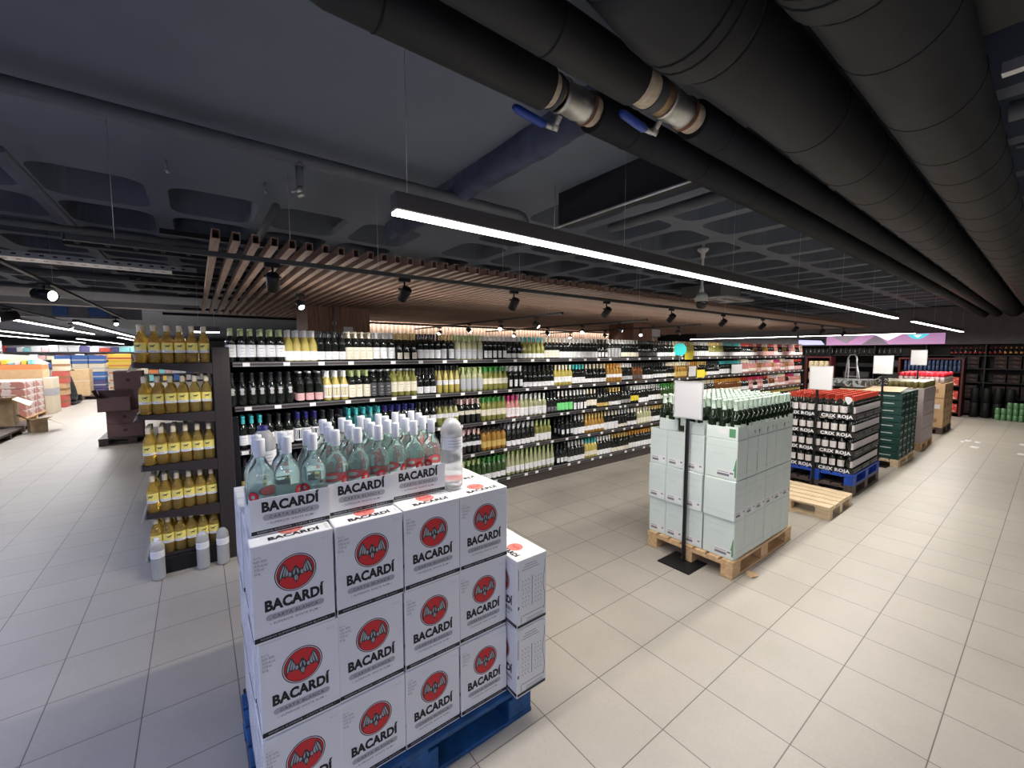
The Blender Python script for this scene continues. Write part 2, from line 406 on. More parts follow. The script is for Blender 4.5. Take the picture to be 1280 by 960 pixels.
for lb, yy, rr, sm, dx in (('wide black insulated ceiling pipe right of the two valves', .819, .17, seams(2.45, 17, .62, .25), 0), ('widest looking black insulated ceiling pipe at far right', .418, .172, seams(2.0, 17, .55, .25), .06)):
    t = insulated_pipe('wide_insulated_pipe', lb, yy, 3.02, rr, 1.4 + dx, 18.0, sm, pre=[(a + dx, b, c) for a, b, c in OFF])
    mb = MB(); mb.tube([(1.04 + dx, .022, .052), (1.14 + dx, .015, .04), (1.27 + dx, .004, .008), (1.36 + dx, 0, 0), (1.50 + dx, 0, 0), (1.54 + dx, 0, 0)], [rr + .001, rr + .012, rr + .022, rr + .024, rr + .022, rr + .004], 28)
    obj('elbow_sleeve', mb, t, mats=MATS['foam insulation'])
    for sx in (1.34, 1.40, 1.55):
        mb = MB(); r_ = rr + .025 if sx < 1.5 else rr + .002; mb.lathe([(r_ - .004, -.006), (r_ + .002, -.003), (r_ + .002, .003), (r_ - .004, .006)], 28)
        obj('tape_seam', mb, t, (sx + dx, 0, 0), mats=MATS['insulation seam'], rot=(0, R(90), 0))
def ball_valve(label, x0, x1, y, z, long_collar):
    t = thing('ball_valve', label, 'valve', (x0, y, z))
    L_ = x1 - x0; r = .062
    mcream = mat('bare insulation', (.62, .52, .38), .7, noise=.25, nscale=30, bump=.4); mcop = mat('rusty steel', (.20, .09, .05), .6, .3, noise=.3, nscale=40)
    def ring(nm, a, b, rr, mm, edge=.0):
        mb = MB(); mb.tube([(a, 0, 0), (a + edge, 0, 0), (b - edge, 0, 0), (b, 0, 0)] if edge else [(a, 0, 0), (b, 0, 0)], [rr * .96, rr, rr, rr * .96] if edge else rr, 24); return obj(nm, mb, t, mats=mm)
    ring('pipe_end', .001, L_ - .001, .045, mcop)
    c0 = L_ * (.36 if long_collar else .22)
    ring('collar', .001, c0 * .62, .068, mcream, .006)
    ring('clamp_ring', c0 * .62, c0 * .95, .071, mat('grey rubber', (.07, .07, .075), .6), .006)
    ring('brass_union', c0 * .95, c0 * 1.25, .066, mat('aged brass', (.36, .24, .13), .45, .6, noise=.3, nscale=30), .01)
    bo = MB(); bo.tube([(c0 * 1.25, 0, 0), (c0 * 1.25 + .02, 0, 0), (c0 * 1.25 + .03, 0, 0), (L_ * .5 + .04, 0, 0), (L_ * .78, 0, 0), (L_ * .80, 0, 0)], [.070, .070, .060, .067, .060, .068], 24)
    obj('valve_body', bo, t, mats=MATS['steel'])
    ring('rust_ring', L_ * .80, L_ * .86, .071, mcop, .004)
    ring('end_collar', L_ * .86, L_ - .001, .064, mcream, .006)
    # handle below, pointing back along the pipe
    xs = c0 * 1.25 + .05; mb = MB(); mb.cyl((xs, .045, -.05), (xs, .075, -.085), .013, 12); mb.cyl((xs, .070, -.078), (xs, .085, -.097), .020, 6)
    st = obj('stem', mb, t, mats=MATS['steel'])
    mb = MB(); P0 = Vector((xs, .083, -.09)); P1 = Vector((xs - .05, .086, -.088)); P2 = Vector((xs - .23, .084, -.072))
    mb.tube([P0, P1], [.010, .012], 8); obj('lever', mb, t, mats=MATS['steel'])
    mb = MB(); mb.tube([P1, P1 + Vector((-.02, 0, 0)), P2 + Vector((.02, 0, -.004)), P2], [.012, .019, .018, .010], 12)
    obj('grip', mb, t, mats=mat('blue grip', (.008, .05, .36), .35, coat=.4))
ball_valve('steel ball valve with blue lever on the left insulated pipe', vA0, vA1, 1.358, 2.95, False)
ball_valve('steel ball valve with blue lever and long cream collar, on the second pipe', vB0, vB1, 1.112, 2.95, True)
# dark flat duct and struts at the right edge
t = thing('flat_duct', 'flat dark rectangular duct crossing above the rightmost insulated pipe', 'duct', (2.45, .2, 3.0))
obj('duct_body', MB().box(-.28, .02, -4, .16, .06, .24, 0, .01), t, mats=MATS['foam insulation'])
for k, (lbl, u, v, r, z) in enumerate([('pale grey strut running right from the widest insulated pipe', 1205, 105, .022, 3.0), ('thicker dark pipe below the pale strut at the right edge', 1222, 152, .045, 2.98),
        ('thin pipe crossing right of the widest insulated pipe, third one down', 1245, 190, .012, 2.98), ('thin pipe crossing right of the widest insulated pipe, fourth one down', 1252, 238, .014, 2.98), ('lowest thin pipe crossing right of the widest insulated pipe', 1262, 268, .012, 2.98)]):
    p = UZ(u, v, z); mb = MB()
    if k == 0: mb.box(-r, r, -3, .21, -r, r)
    else: mb.cyl((0, -3, 0), (0, .21, 0), r, 12)
    tag(obj('cross_pipe', mb, None, (p.x, 0, z), mats=MATS['galvanised' if k == 0 else 'grey pipe paint']), lbl, 'pipe')
# grey main along X with elbow, saddle and hanging tail
t = thing('grey_pipe', 'long grey painted pipe under the smooth ceiling slab', 'pipe', (0, 3.05, 3.1))
mb = MB(); mb.tube([(-12, 0, 0), (2.36, 0, 0), (2.43, 0, -.01), (2.46, 0, -.04), (2.465, 0, -.12)], .042, 16); obj('pipe_run', mb, t, mats=MATS['grey pipe paint'])
obj('end_collar', MB().cyl((2.465, 0, -.10), (2.465, 0, -.15), .050, 16), t, mats=MATS['grey pipe paint'])
p = UZ(365, 215, 3.1)
mb = MB(); mb.cyl((p.x, 0, -.02), (p.x, 0, -.17), .026, 12); mb.cyl((p.x, 0, -.02), (p.x, 0, -.05), .034, 12); obj('drop_stub', mb, t, mats=MATS['grey pipe paint'])
mb = MB(); mb.cyl((p.x, 0, -.17), (p.x, 0, -.215), .016, 10); mb.cyl((p.x - .02, -.02, -.20), (p.x - .055, -.05, -.235), .007, 8); mb.cyl((p.x, 0, -.215), (p.x + .01, .0, -.235), .022, 8)
obj('sprinkler_head', mb, t, mats=MATS['steel'])
t = thing('thin_conduit', 'thin dark conduit running just below the long grey pipe', 'conduit', (0, 3.16, 3.15)); obj('conduit_run', MB().cyl((-12, 0, 0), (2.2, 0, 0), .013, 8), t, mats=MATS['dark paint'])
# conduit + struts right of the strip light
for k, (lbl, x, y0, y1, z, r) in enumerate([('bright steel rod hanging under the dark ceiling beam', 2.455, 1.30, 2.643, 2.9, .010), ('grey pipe crossing the waffle ceiling behind the thin black pipes', 3.25, 1.46, 2.70, 3.05, .045)]):
    mb = MB(); mb.cyl((0, y0, 0), (0, y1, 0), r, 12); tag(obj('ceiling_rod' if k == 0 else 'grey_pipe', mb, None, (x, 0, z), mats=MATS['galvanised' if k == 0 else 'grey pipe paint']), lbl, 'rod' if k == 0 else 'pipe')
tag(obj('hanger_wire', MB().cyl((2.455, 2.64, 2.9), (2.455, 2.64, CEIL), .003, 6), None, mats=MATS['galvanised']), 'vertical wire holding the end of the bright steel rod', 'wire')
# small hooks under the smooth slab
for u, v, lb in ((207, 200, 'small metal hook under the slab, left one of two'), (331, 228, 'small metal hook under the slab, right one of two')):
    p = UZ(u, v, CEIL); tag(obj('ceiling_hook', MB().cyl((0, 0, 0), (0, 0, -.06), .006, 8).cyl((0, 0, -.06), (.01, 0, -.09), .012, 8), None, p, mats=MATS['steel']), lb, 'hook')
# vertical-ish conduit at coffers, left
for k, (u, v, r, lb) in enumerate(((345, 258, .032, 'grey conduit with round end, crossing the coffers above the slat ceiling'), (0, 186, .022, 'grey conduit running along the coffers at the far left'))):
    p = UZ(u, v, 3.1); tag(obj('conduit', MB().cyl((0, 0, 0), (0, 5, 0), r, 12), None, p, mats=MATS['grey pipe paint']), lb, 'conduit')
# cable trays far left
t = thing('cable_tray', 'perforated galvanised cable tray hanging over the left aisle', 'cable tray', (0, 6.7, 2.86))
mb = MB(); mb.box(-6, .05, 0, .32, 0, .004, 0); mb.box(-6, .05, 0, .004, 0, .06, 0); mb.box(-6, .05, .32, .324, 0, .06, 0)
for k in range(60): mb.box(-6 + k * .1, -6 + k * .1 + .035, .14, .17, -.002, 0, 1); mb.box(-6 + k * .1, -6 + k * .1 + .035, -.002, 0, .025, .04, 1)
obj('tray', mb, t, mats=[MATS['galvanised'], MATS['black metal']])
for k, (x, y, z, lx) in enumerate(((-1.0, 6.0, 2.92, 2.6), (-.75, 7.2, 2.86, 2.2), (-.7, 7.9, 2.86, 2.3), (-.6, 8.7, 2.86, 2.2))):
    mb = MB(); mb.box(0, lx, 0, .12, 0, .05, 0, .004)
    for q_ in range(int(lx / .22)): mb.box(.08 + q_ * .22, .12 + q_ * .22, -.002, 0, .015, .035, 1)
    tag(obj('strut_channel', mb, None, (x, y, z), mats=[MATS['dark paint'], MATS['rail grey']]), f'black slotted ceiling channel left of the wooden slats, {ORD[k]} from the camera', 'channel')
for k, (y, z, r) in enumerate(((5.9, 3.05, .035), (7.6, 2.95, .03), (8.4, 2.95, .045), (9.4, 2.85, .03))):
    tag(obj('service_pipe', MB().cyl((-12, 0, 0), (.6, 0, 0), r, 10), None, (0, y, z), mats=MATS['grey pipe paint']), f'grey service pipe across the left ceiling, {ORD[k]} from the camera', 'pipe')

# ------------------------------------------------------------------ linear lights
def linear_light(label, x0, y0, x1, y1, z, watts, color, dif, wires=6, w_=.06, cat='ceiling light', group=None, wirebot=True):
    L_ = math.hypot(x1 - x0, y1 - y0); a = math.atan2(y1 - y0, x1 - x0)
    t = thing('linear_light', label, cat, (x0, y0, z), a, group)
    mb = MB(); mb.box(0, L_, -w_ / 2, w_ / 2, .006, .075, 0, .004); obj('housing', mb, t, mats=mat('housing grey', (.12, .11, .11), .5, .4))
    mb = MB(); mb.box(.004, L_ - .004, -w_ / 2 + .003, w_ / 2 - .003, -.006, .006, 0, .002); obj('diffuser', mb, t, mats=MATS[dif])
    for k in range(wires):
        x = .06 + (L_ - .12) * k / max(1, wires - 1); obj('suspension_wire', MB().cyl((x, 0, .075), (x, 0, CEIL - z), .0012, 5), t, mats=MATS['galvanised'])
    area('light', (L_ / 2, 0, -.012), L_, w_ * .9, watts * L_, color, t)
    return t
linear_light('long suspended strip light over the pallet displays, nearest the camera', .639, 1.612, 8.97, 1.612, 2.40, PW['main'], NEUT, 'lamp diffuser', 7)
linear_light('short strip light beyond the end of the long one, towards the far wall', 10.1, 1.60, 16.2, 1.585, 2.40, PW['main'], NEUT, 'lamp diffuser', 4)
linear_light('strip light running across the shop before the screens, right part', 16.9, 2.6, 16.9, 5.55, 2.42, PW['main'] * .8, NEUT, 'lamp diffuser', 3)
linear_light('strip light running across the shop before the screens, left part', 16.9, 5.65, 16.9, 9.6, 2.42, PW['main'] * .8, NEUT, 'lamp diffuser', 3)
# the same kind of lights over the parts of the shop beside and behind the camera
linear_light('strip light over the right aisle beyond the pipes', .5, -1.9, 12, -1.9, 2.55, PW['side'], NEUT, 'lamp diffuser', 4)
linear_light('cool strip light behind the camera', -3.6, -2.6, 3.2, -2.6, 2.7, PW['front'], COOL, 'cool diffuser', 4)
linear_light('cool strip light left of the camera', -2.6, -3.5, -2.6, 5.5, 2.75, PW['left'], COOL, 'cool diffuser', 4)
for k, (x, y0, y1) in enumerate(((-2.3, 14.5, 26), (-3.2, 9.5, 23), (-5.2, 15, 27), (-6.6, 24, 44), (-2.9, 27, 42), (-4.9, 31, 48))):
    linear_light(f'white strip light over the left storage aisle, {ORD[k]} from the camera', x, y0, x, y1, 2.58, PW['far'], (.98, .97, 1), 'lamp diffuser', 3, w_=.12)
t = thing('added_uplight', 'added upward strip light for the slats, unseen behind the wine bottles', 'light', (.4, 4.92, 1.93))  # added lamp, out of sight behind the bottles, brightens the slat undersides
obj('housing', MB().box(0, 12.6, -.03, .03, -.03, .0, 0, .004), t, mats=MATS['housing grey'])
obj('diffuser', MB().box(.02, 12.58, -.022, .022, .001, .008), t, mats=MATS['lamp diffuser'])
area('light', (6.3, 0, .014), 12.5, .04, 2.2 * 12.5, WARM, t, rot=(R(180), 0, 0))
t = thing('added_wall_washer', 'added strip light brightening the slatted rear wall from a hidden slot', 'light', (2.3, 10.17, 2.74))  # added lamp tucked behind the end rail to brighten the cream backing
obj('housing', MB().box(0, 12.6, -.03, .03, .0, .03, 0, .004), t, mats=MATS['housing grey'])
obj('diffuser', MB().box(.02, 12.58, -.022, .022, -.008, -.001), t, mats=MATS['lamp diffuser'])
area('light', (6.3, 0, -.014), 12.5, .04, 16 * 12.5, WARM, t)
linear_light('lamp glowing behind the left end of the wine shelves', -.02, 7.3, .28, 7.3, 2.14, PW['back'], NEUT, 'lamp diffuser', 2, w_=.12)
# ================================================================== wooden slat ceiling, cladding
t = thing('slat_ceiling', 'suspended ceiling of long hollow wooden slats over the wine shelves', 'slat ceiling', (.137, 3.40, 2.60))
SW, SH, SL = .047, .062, 6.7
mb = MB(); w4 = .005
mb.box(-SW / 2, SW / 2, 0, SL, 0, w4); mb.box(-SW / 2, SW / 2, 0, SL, SH - w4, SH); mb.box(-SW / 2, -SW / 2 + w4, 0, SL, w4, SH - w4); mb.box(SW / 2 - w4, SW / 2, 0, SL, w4, SH - w4)
mb.box(-SW / 2 + w4, SW / 2 - w4, .12, .13, w4, SH - w4, 1)
sm = mb.mesh('slat', [MATS['walnut slat'], MATS['black metal']])
for k in range(100): obj('slat', sm, t, (k * .113, 0, 0))
m2 = MB()
for k in range(100, 138): m2.merge(mb, T(k * .113, 0, 0))
tag(obj('slats', m2, t, mats=[MATS['walnut slat'], MATS['black metal']]), kind='stuff')
for y in (.35, 2.2, 4.4, 6.6):
    mb = MB(); mb.box(-.3, 15.6, y, y + .04, SH, SH + .035); obj('carrier_rail', mb, t, mats=MATS['black metal'])
mb = MB(); mb.box(-.6, 15.6, SL - .06, SL, -.05, -.001); obj('end_rail', mb, t, mats=MATS['black metal'])
for x in (.5, 2.6, 5.0, 7.6, 10.5):
    obj('hanger_wire', MB().cyl((x, .37, SH + .03), (x, .37, .65), .0022, 5), t, mats=MATS['galvanised'])
# wooden slat wall behind, wood-clad columns
mb = MB(); mb.box(2.2, 15.5, 10.28, 10.32, 0, 3.2, 1)
for k in range(118): mb.box(2.2 + k * .1126, 2.25 + k * .1126, 10.24, 10.28, 0, 2.62, 0)
struct('wall_slatted', mb, [MATS['walnut slat'], mat('cream backing', (.62, .56, .47), .8)])
def column(x0, x1, y0, y1, lb):
    t = thing('clad_column', lb, 'column', ((x0 + x1) / 2, (y0 + y1) / 2, 0))
    hx, hy = (x1 - x0) / 2, (y1 - y0) / 2; mb = MB(); n = 6
    for k in range(n):
        a = -hx + 2 * hx * k / n; mb.box(a + .0015, a + 2 * hx / n - .0015, -hy, -hy + .02, 0, 2.598, 0, .002)
        b = -hy + 2 * hy * k / n; mb.box(-hx, -hx + .02, b + .0015, b + 2 * hy / n - .0015, 0, 2.598, 0, .002); mb.box(hx - .02, hx, b + .0015, b + 2 * hy / n - .0015, 0, 2.598, 0, .002)
    obj('cladding', mb, t, mats=MATS['walnut']); obj('core', MB().box(-hx + .02, hx - .02, -hy + .02, hy - .02, 0, CEIL - .002), t, mats=MATS['grey wall'])
    return t
c = column(1.42, 2.40, 7.20, 8.1, 'wood-clad column rising behind the left wine shelves')
mb = MB(); mb.cyl((-.10, -.50, 0), (-.10, -.50, 2.59), .018, 10); mb.box(-.13, -.07, -.50, -.46, 2.30, 2.36); obj('conduit', mb, c, mats=MATS['galvanised'])
mb = MB(); mb.box(.05, .20, -.462, -.452, 1.95, 2.28, 0); mb.box(.10, .15, -.464, -.462, 2.02, 2.20, 1); obj('notice', mb, c, mats=[MATS['sign white'], mat('notice red', (.5, .03, .03), .5)])
column(8.9, 9.7, 6.6, 7.4, 'wood-clad column behind the far wine shelves, beside a grey box')
p = UY(843, 411, 6.6); t = thing('wall_box', 'pale grey box mounted right of the far wood-clad column', 'box', (10.0, 6.8, 2.28)); obj('box_body', MB().box(-.24, .24, -.1, .1, 0, .22, 0, .01), t, mats=MATS['bulkhead grey']); obj('lid', MB().box(-.22, .22, -.108, -.1, .012, .208, 0, .003), t, mats=MATS['sign white']); obj('mounting_arm', MB().box(-.06, .06, -.02, .02, .22, .35), t, mats=MATS['black metal'])

# ------------------------------------------------------------------ ceiling cassette, dome camera
t = thing('ceiling_cassette', 'white square air-conditioning cassette under the waffle ceiling', 'air conditioner', (8.75, 4.55, 2.93))
mb = MB(); mb.box(-.42, .42, -.42, .42, .03, .31); obj('casing', mb, t, mats=mat('cassette grey', (.5, .5, .5), .5))
mb = MB(); mb.box(-.62, .62, -.62, .62, 0, .035, 0, .008); mb.box(-.22, .22, -.22, .22, -.004, 0, 1); obj('front_panel', mb, t, mats=[mat('panel white', (.85, .85, .84), .4), MATS['grey ink']])
for k in range(4):
    a = k * math.pi / 2; obj('air_vane', MB().box(-.36, .36, .40, .50, -.012, -.004, 0, .003), t, mats=mat('vane grey', (.35, .35, .36), .4), rz=a)
p = UZ(879, 311, CEIL); t = thing('dome_camera', 'white dome security camera on a long ceiling stem', 'security camera', (p.x, p.y, CEIL))
mb = MB(); mb.lathe([(0, 0), (.07, 0), (.07, -.02), (.045, -.045), (.028, -.06), (.026, -.12), (0, -.12)], 24); obj('ceiling_flange', mb, t, mats=MATS['sign white'])
mb = MB(); mb.cyl((0, 0, 0), (0, 0, .325), .018, 12); mb.lathe([(.018, -.06), (.018, -.50), (.026, -.52), (.034, -.60), (0, -.60)], 20); obj('stem', mb, t, mats=MATS['sign white'])
mb = MB(); mb.lathe([(0, -.58), (.035, -.585), (.06, -.60), (.078, -.63), (.08, -.70), (.076, -.705), (0, -.705)], 28); obj('housing', mb, t, mats=MATS['sign white'])
mb = MB(); mb.lathe([(.074, -.70), (.074, -.735), (.062, -.775), (.035, -.80), (0, -.807)], 28); obj('dome', mb, t, mats=mat('smoked dome', (.01, .01, .012), .08, coat=.5))

# ------------------------------------------------------------------ track rails and spotlights
def rail(lb, x0, y0, x1, y1, z, wires=(), cap=True):
    L_ = math.hypot(x1 - x0, y1 - y0); a = math.atan2(y1 - y0, x1 - x0); t = thing('lighting_track', lb, 'lighting track', (x0, y0, z), a)
    obj('track', MB().box(0, L_, -.018, .018, -.016, .016, 0, .003), t, mats=mat('track grey', (.06, .06, .062), .5, .3))
    if cap:
        for e in (-.012, L_): obj('end_cap', MB().box(e, e + .012, -.02, .02, -.018, .018, 0, .003), t, mats=MATS['shelf metal'])
    for x in wires: obj('suspension_wire', MB().cyl((x, 0, .016), (x, 0, (CEIL if z != 2.45 else 2.602) - z), .0018, 5), t, mats=MATS['galvanised'])
    return t
rail('long black lighting track running beneath the slats above the wine shelves', -.55, 3.365, 15.0, 3.365, 2.49, (.2, 1.75, 3.2, 5.2, 7.5, 10.5))
rail('black lighting track branching over the wine aisle, first from the left', 4.45, 4.6, 4.45, 9.9, 2.45, (.3, 2.5, 5.0))
rail('black lighting track branching over the wine aisle, second from the left', 6.6, 4.6, 6.6, 9.9, 2.45, (.3, 2.5, 5.0))
rail('black lighting track branching over the wine aisle, third from the left', 8.65, 4.7, 8.65, 9.9, 2.45, (.3, 2.5, 5.0))
rail('bare lighting track running away over the left storage aisle', -1.27, 3.6, -1.27, 13.0, 2.62, (3.4, 6.0), False)
rail('lighting track over the left edge of the storage aisle', -2.45, 6.0, -2.45, 16.0, 2.6, (3.0,), False)
def make_spot():
    t = thing('track_spotlight', None, 'spotlight')
    mb = MB(); mb.box(-.05, .05, -.017, .017, -.03, 0, 0, .004); mb.cyl((0, 0, -.03), (0, 0, -.085), .008, 8); obj('adapter', mb, t, mats=MATS['black metal'])
    mb = MB(); mb.box(-.055, .055, -.012, .012, -.10, -.085, 0, .003); obj('bracket', mb, t, mats=MATS['black metal'])
    return t
def spot(lb, loc, aim, power=1.0, lamp=True, r=.042, L_=.12, face='spot face'):
    t = make_spot(); t.location = loc; tag(t, lb, None, 'track spotlights')
    d = (Vector(aim) - (Vector(loc) + Vector((0, 0, -.13)))).normalized()
    q_ = d.to_track_quat('-Z', 'Y')
    mb = MB(); mb.lathe([(0, L_ / 2), (r * .9, L_ / 2), (r, L_ / 2 - .006), (r, -L_ / 2), (r - .005, -L_ / 2), (r - .008, -L_ / 2 + .014)], 20)
    h = obj('head', mb, t, (0, 0, -.13), mats=MATS['black metal']); h.rotation_mode = 'QUATERNION'; h.rotation_quaternion = q_
    mb = MB(); mb.lathe([(0, 0), (r - .008, 0)], 20); mb.f = [f[::-1] for f in mb.f]
    g = obj('lens', mb, h, (0, 0, -L_ / 2 + .014), mats=MATS[face])
    if lamp:
        L = bpy.data.lights.new('spot_lamp', 'SPOT'); L.energy = PW['spot'] * power; L.spot_size = R(75); L.spot_blend = .6; L.color = (1, .95, .88); L.shadow_soft_size = .04
        o = bpy.data.objects.new('spot_lamp', L); COL.objects.link(o); o.parent = h; o.location = (0, 0, -L_ / 2 - .004)
    return t
spot('track spotlight hanging in front of the slats, left of the bottle display caps', (1.42, 3.365, 2.474), (1.2, 4.6, 1.2), 1.6)
spot('track spotlight shining down, above the middle of the wine shelves', (2.58, 3.365, 2.474), (2.55, 4.4, 1.0), 1.6)
spot('track spotlight near the tight left end of the long track', (.45, 3.365, 2.474), (.6, 4.6, .9), 1.2)
for k, x in enumerate((4.0, 5.4, 6.9, 8.4, 10.0, 11.6, 13.2)):
    spot(f'{ORD[k]} spotlight along the far half of the long track', (x, 3.365, 2.474), (x + .2, 4.7, 1.1), 1.6)
p = UZ(375, 378, 2.45)
spot('spotlight on the aisle side near the wood-clad column, tilted', (p.x, p.y, 2.55), (1.4, 3.8, 1.0), .5, False)
for j, x in enumerate((4.45, 6.6, 8.65)):
    for k, y in enumerate((5.2, 6.2, 7.3, 8.6)):
        tg = (x - 1.5, y - 1.2, 1.2) if k % 2 else (x + .6, y - 1.5, 1.0)
        spot(f'{ORD[k]} spotlight on the {ORD[j]} branch track over the wine aisle', (x, y, 2.434), tg, .55, k in (0, 1, 3), face='spot face')
spot('large black spotlight facing right, high at the left edge of the photo', (-1.27, 6.62, 2.60), (.5, 5.2, 2.15), 1.0, True, .06, .20)
spot('black spotlight cut by the left edge below the bright one', (-2.45, 10.5, 2.58), (-4.5, 9, 1.8), 1.0, False, .08, .24)
for k, (x, y) in enumerate(((-1.27, 11.6), (-2.45, 14.9))):
    spot(f'small spotlight over the far storage aisle, {ORD[k]} from the camera', (x, y, 2.584), (x + .5, y - 3, .5), 1.0, False)

# ================================================================== screens, far wall fittings
t = thing('led_screen', 'long lit screen with pink and white shapes above the far wall shelves', 'screen', (18.08, 3.6, 2.11))
obj('screen_body', MB().box(0, .02, -1.5, 1.5, 0, .36), t, mats=MATS['black metal'])
em = lambda n, c, s: mat(n, c, .5, emit=s, emitcol=c)
mb = MB(); X = -.002
mb.add([(X, 1.49, .01), (X, -1.49, .01), (X, -1.49, .35), (X, 1.49, .35)], [(0, 1, 2, 3)], 0)
mb.add([(X - .001, 1.4, .35), (X - .001, .9, .05), (X - .001, .55, .35)], [(0, 1, 2)], 1); mb.add([(X - .001, .5, .02), (X - .001, -.2, .02), (X - .001, .1, .35)], [(0, 1, 2)], 2)
mb.add([(X - .001, .2, .35), (X - .001, -.55, .35), (X - .001, -.18, .14)], [(0, 1, 2)], 3); mb.add([(X - .0015, -.62, .33), (X - .0015, -1.15, .33), (X - .0015, -1.0, .2), (X - .0015, -.88, .16), (X - .0015, -.75, .2)], [(0, 1, 2, 3, 4)], 4)
mb.add([(X - .002, -.78, .30), (X - .002, -.98, .30), (X - .002, -.88, .21)], [(0, 1, 2)], 3); mb.add([(X - .002, .85, .08), (X - .002, .45, .26), (X - .002, .80, .12)], [(0, 1, 2)], 5)
obj('picture', mb, t, mats=[em('screen mauve', (.42, .22, .40), .9), em('screen grey', (.30, .25, .30), .7), em('screen dusk', (.20, .16, .20), .6), em('screen white', (.85, .85, .9), 1.1), em('screen cyan', (.10, .62, .70), 1.0), em('screen rose', (.8, .2, .35), .9)])
t = thing('led_screen', 'small pale lavender lit screen left of the long pink one', 'screen', (18.08, 5.55, 2.13)); obj('screen_body', MB().box(0, .02, -.42, .42, 0, .22), t, mats=MATS['black metal'])
mb = MB(); mb.add([(X, .41, .01), (X, -.41, .01), (X, -.30, .16), (X, .41, .20)], [(0, 1, 2, 3)]); obj('picture', mb, t, mats=em('screen lavender', (.50, .50, .85), 1.0))
# ================================================================== wine shelving
SHZ = [1.765, 1.365, .965, .575, .175]       # tops of the shelves, upper to lower
FY, BY = 4.43, 4.95
SHN = ['top', 'second', 'third', 'fourth', 'bottom']
mat('shelf back', (.010, .009, .010), .6)
def shelf_bay(wd, z_off=0.0):
    t = thing('shelving_bay', None, 'shelving')
    for x0 in (0, wd - .03):
        mb = MB(); mb.box(x0, x0 + .03, BY - FY - .06, BY - FY, 0, 1.90)
        for k in range(34): mb.box(x0 + .011, x0 + .019, BY - FY - .0615, BY - FY - .06, .12 + k * .05, .145 + k * .05, 1)
        obj('upright', mb, t, mats=[MATS['shelf metal'], MATS['black ink']])
    obj('back_panel', MB().box(.03, wd - .03, BY - FY - .03, BY - FY - .02, .02, 1.88), t, mats=MATS['shelf back'])
    for k, z in enumerate(SHZ):
        s = obj('shelf', MB().box(0, wd, 0, BY - FY - .035, z - .03, z, 0, .002), t, mats=MATS['black metal'])
        mb = MB(); mb.box(0, wd, -.014, 0, z - .042, z + .002, 0, .002)
        mb.box(.0, wd, -.0155, -.014, z - .030, z - .012, 1)
        rnd = random.Random(k * 7 + wd)
        x = rnd.uniform(.02, .12)
        while x < wd - .08:
            mb.box(x, x + .055, -.0175, -.0155, z - .038, z - .004, 2); x += rnd.uniform(.19, .36)
        obj('price_rail', mb, s, mats=[MATS['rail grey'], MATS['shelf metal'], MATS['price tag']])
    obj('kick_plate', MB().box(.001, wd - .001, .012, .03, 0, SHZ[4] - .03, 0, .002), t, mats=mat('kick brown', (.05, .038, .036), .5))
    return t
BW = 1.365; bay = Proto(lambda: shelf_bay(BW))
NB = 10
for k in range(NB):
    bay.put((.25 + k * BW, FY, 0), 0, f'black metal wine shelving bay with five price-railed shelves, {ORD[k]} bay from the left', 'wine shelving bays')
# end upright of the wall, far right
t = thing('shelving_end', 'dark end frame closing the far right end of the wine shelves', 'shelving', (.25 + NB * BW + .01, FY - .03, 0))
obj('side_panel', MB().box(0, .05, 0, .55, 0, 1.92, 0, .003), t, mats=MATS['black metal']); obj('foot', MB().box(0, .07, -.02, .57, 0, .08, 0, .003), t, mats=MATS['shelf metal'])

# ------------------------------------------------------------------ bottles
def shade(mb_list): pass
GL = dict(
    dark=('black glass', (.010, .012, .010), 'dark'), green=('green glass', (.035, .075, .02), 'green'), olive=('olive glass', (.22, .22, .06), 'olive'),
    amber=('amber glass', (.34, .18, .04), 'amber'), clear=('pale wine glass', (.40, .41, .24), 'pale'), rose=('rose wine glass', (.50, .22, .20), 'rose'),
    gold=('straw glass', (.46, .38, .10), 'straw-yellow'), teal=('teal glass', (.03, .14, .15), 'teal'), brown=('brown glass', (.16, .06, .02), 'brown'))
for k, (n_, c_, w_) in GL.items(): mat(n_, c_, .07, coat=.3, spec=.6)
LB = dict(white=('label white', (.80, .80, .82), 'white'), cream=('label cream', (.74, .70, .58), 'cream'), grey=('label grey', (.42, .43, .46), 'grey'), none=None, charcoal=('label charcoal', (.07, .07, .08), 'charcoal'),
    pink=('label pink', (.70, .42, .42), 'pink'), red=('label red', (.55, .05, .06), 'red'), gold=('label gold', (.60, .42, .12), 'gold'), green=('label mint green', (.20, .75, .25), 'bright green'), yellow=('label yellow', (.80, .66, .05), 'yellow'), silver=('label silver', (.30, .30, .31), 'silver'), blue=('label blue', (.04, .20, .45), 'blue'))
LB['teal'] = ('label deep teal', (.04, .16, .17), 'deep teal')
for k, v_ in LB.items():
    if v_: mat(v_[0], v_[1], .6)
CP = dict(black=('cap black', (.015, .015, .018), 'black'), white=('cap white', (.75, .75, .74), 'white'), silver=('cap silver', (.55, .55, .56), 'silver'), gold=('cap gold', (.58, .42, .14), 'gold'), green=('cap green', (.06, .28, .06), 'green'), lime=('cap lime', (.42, .52, .22), 'lime'), teal=('cap teal', (.05, .40, .42), 'teal'),
    navy=('cap navy', (.02, .02, .14), 'navy'), magenta=('cap magenta', (.50, .03, .16), 'magenta'), cream=('cap cream', (.72, .66, .50), 'cream'), red=('cap red', (.45, .03, .02), 'red'), pink=('cap pink', (.75, .50, .48), 'pink'), orange=('cap orange', (.65, .30, .05), 'orange'), mint=('cap mint', (.52, .64, .54), 'mint'))
for k, v_ in CP.items(): mat(v_[0], v_[1], .35, coat=.3)
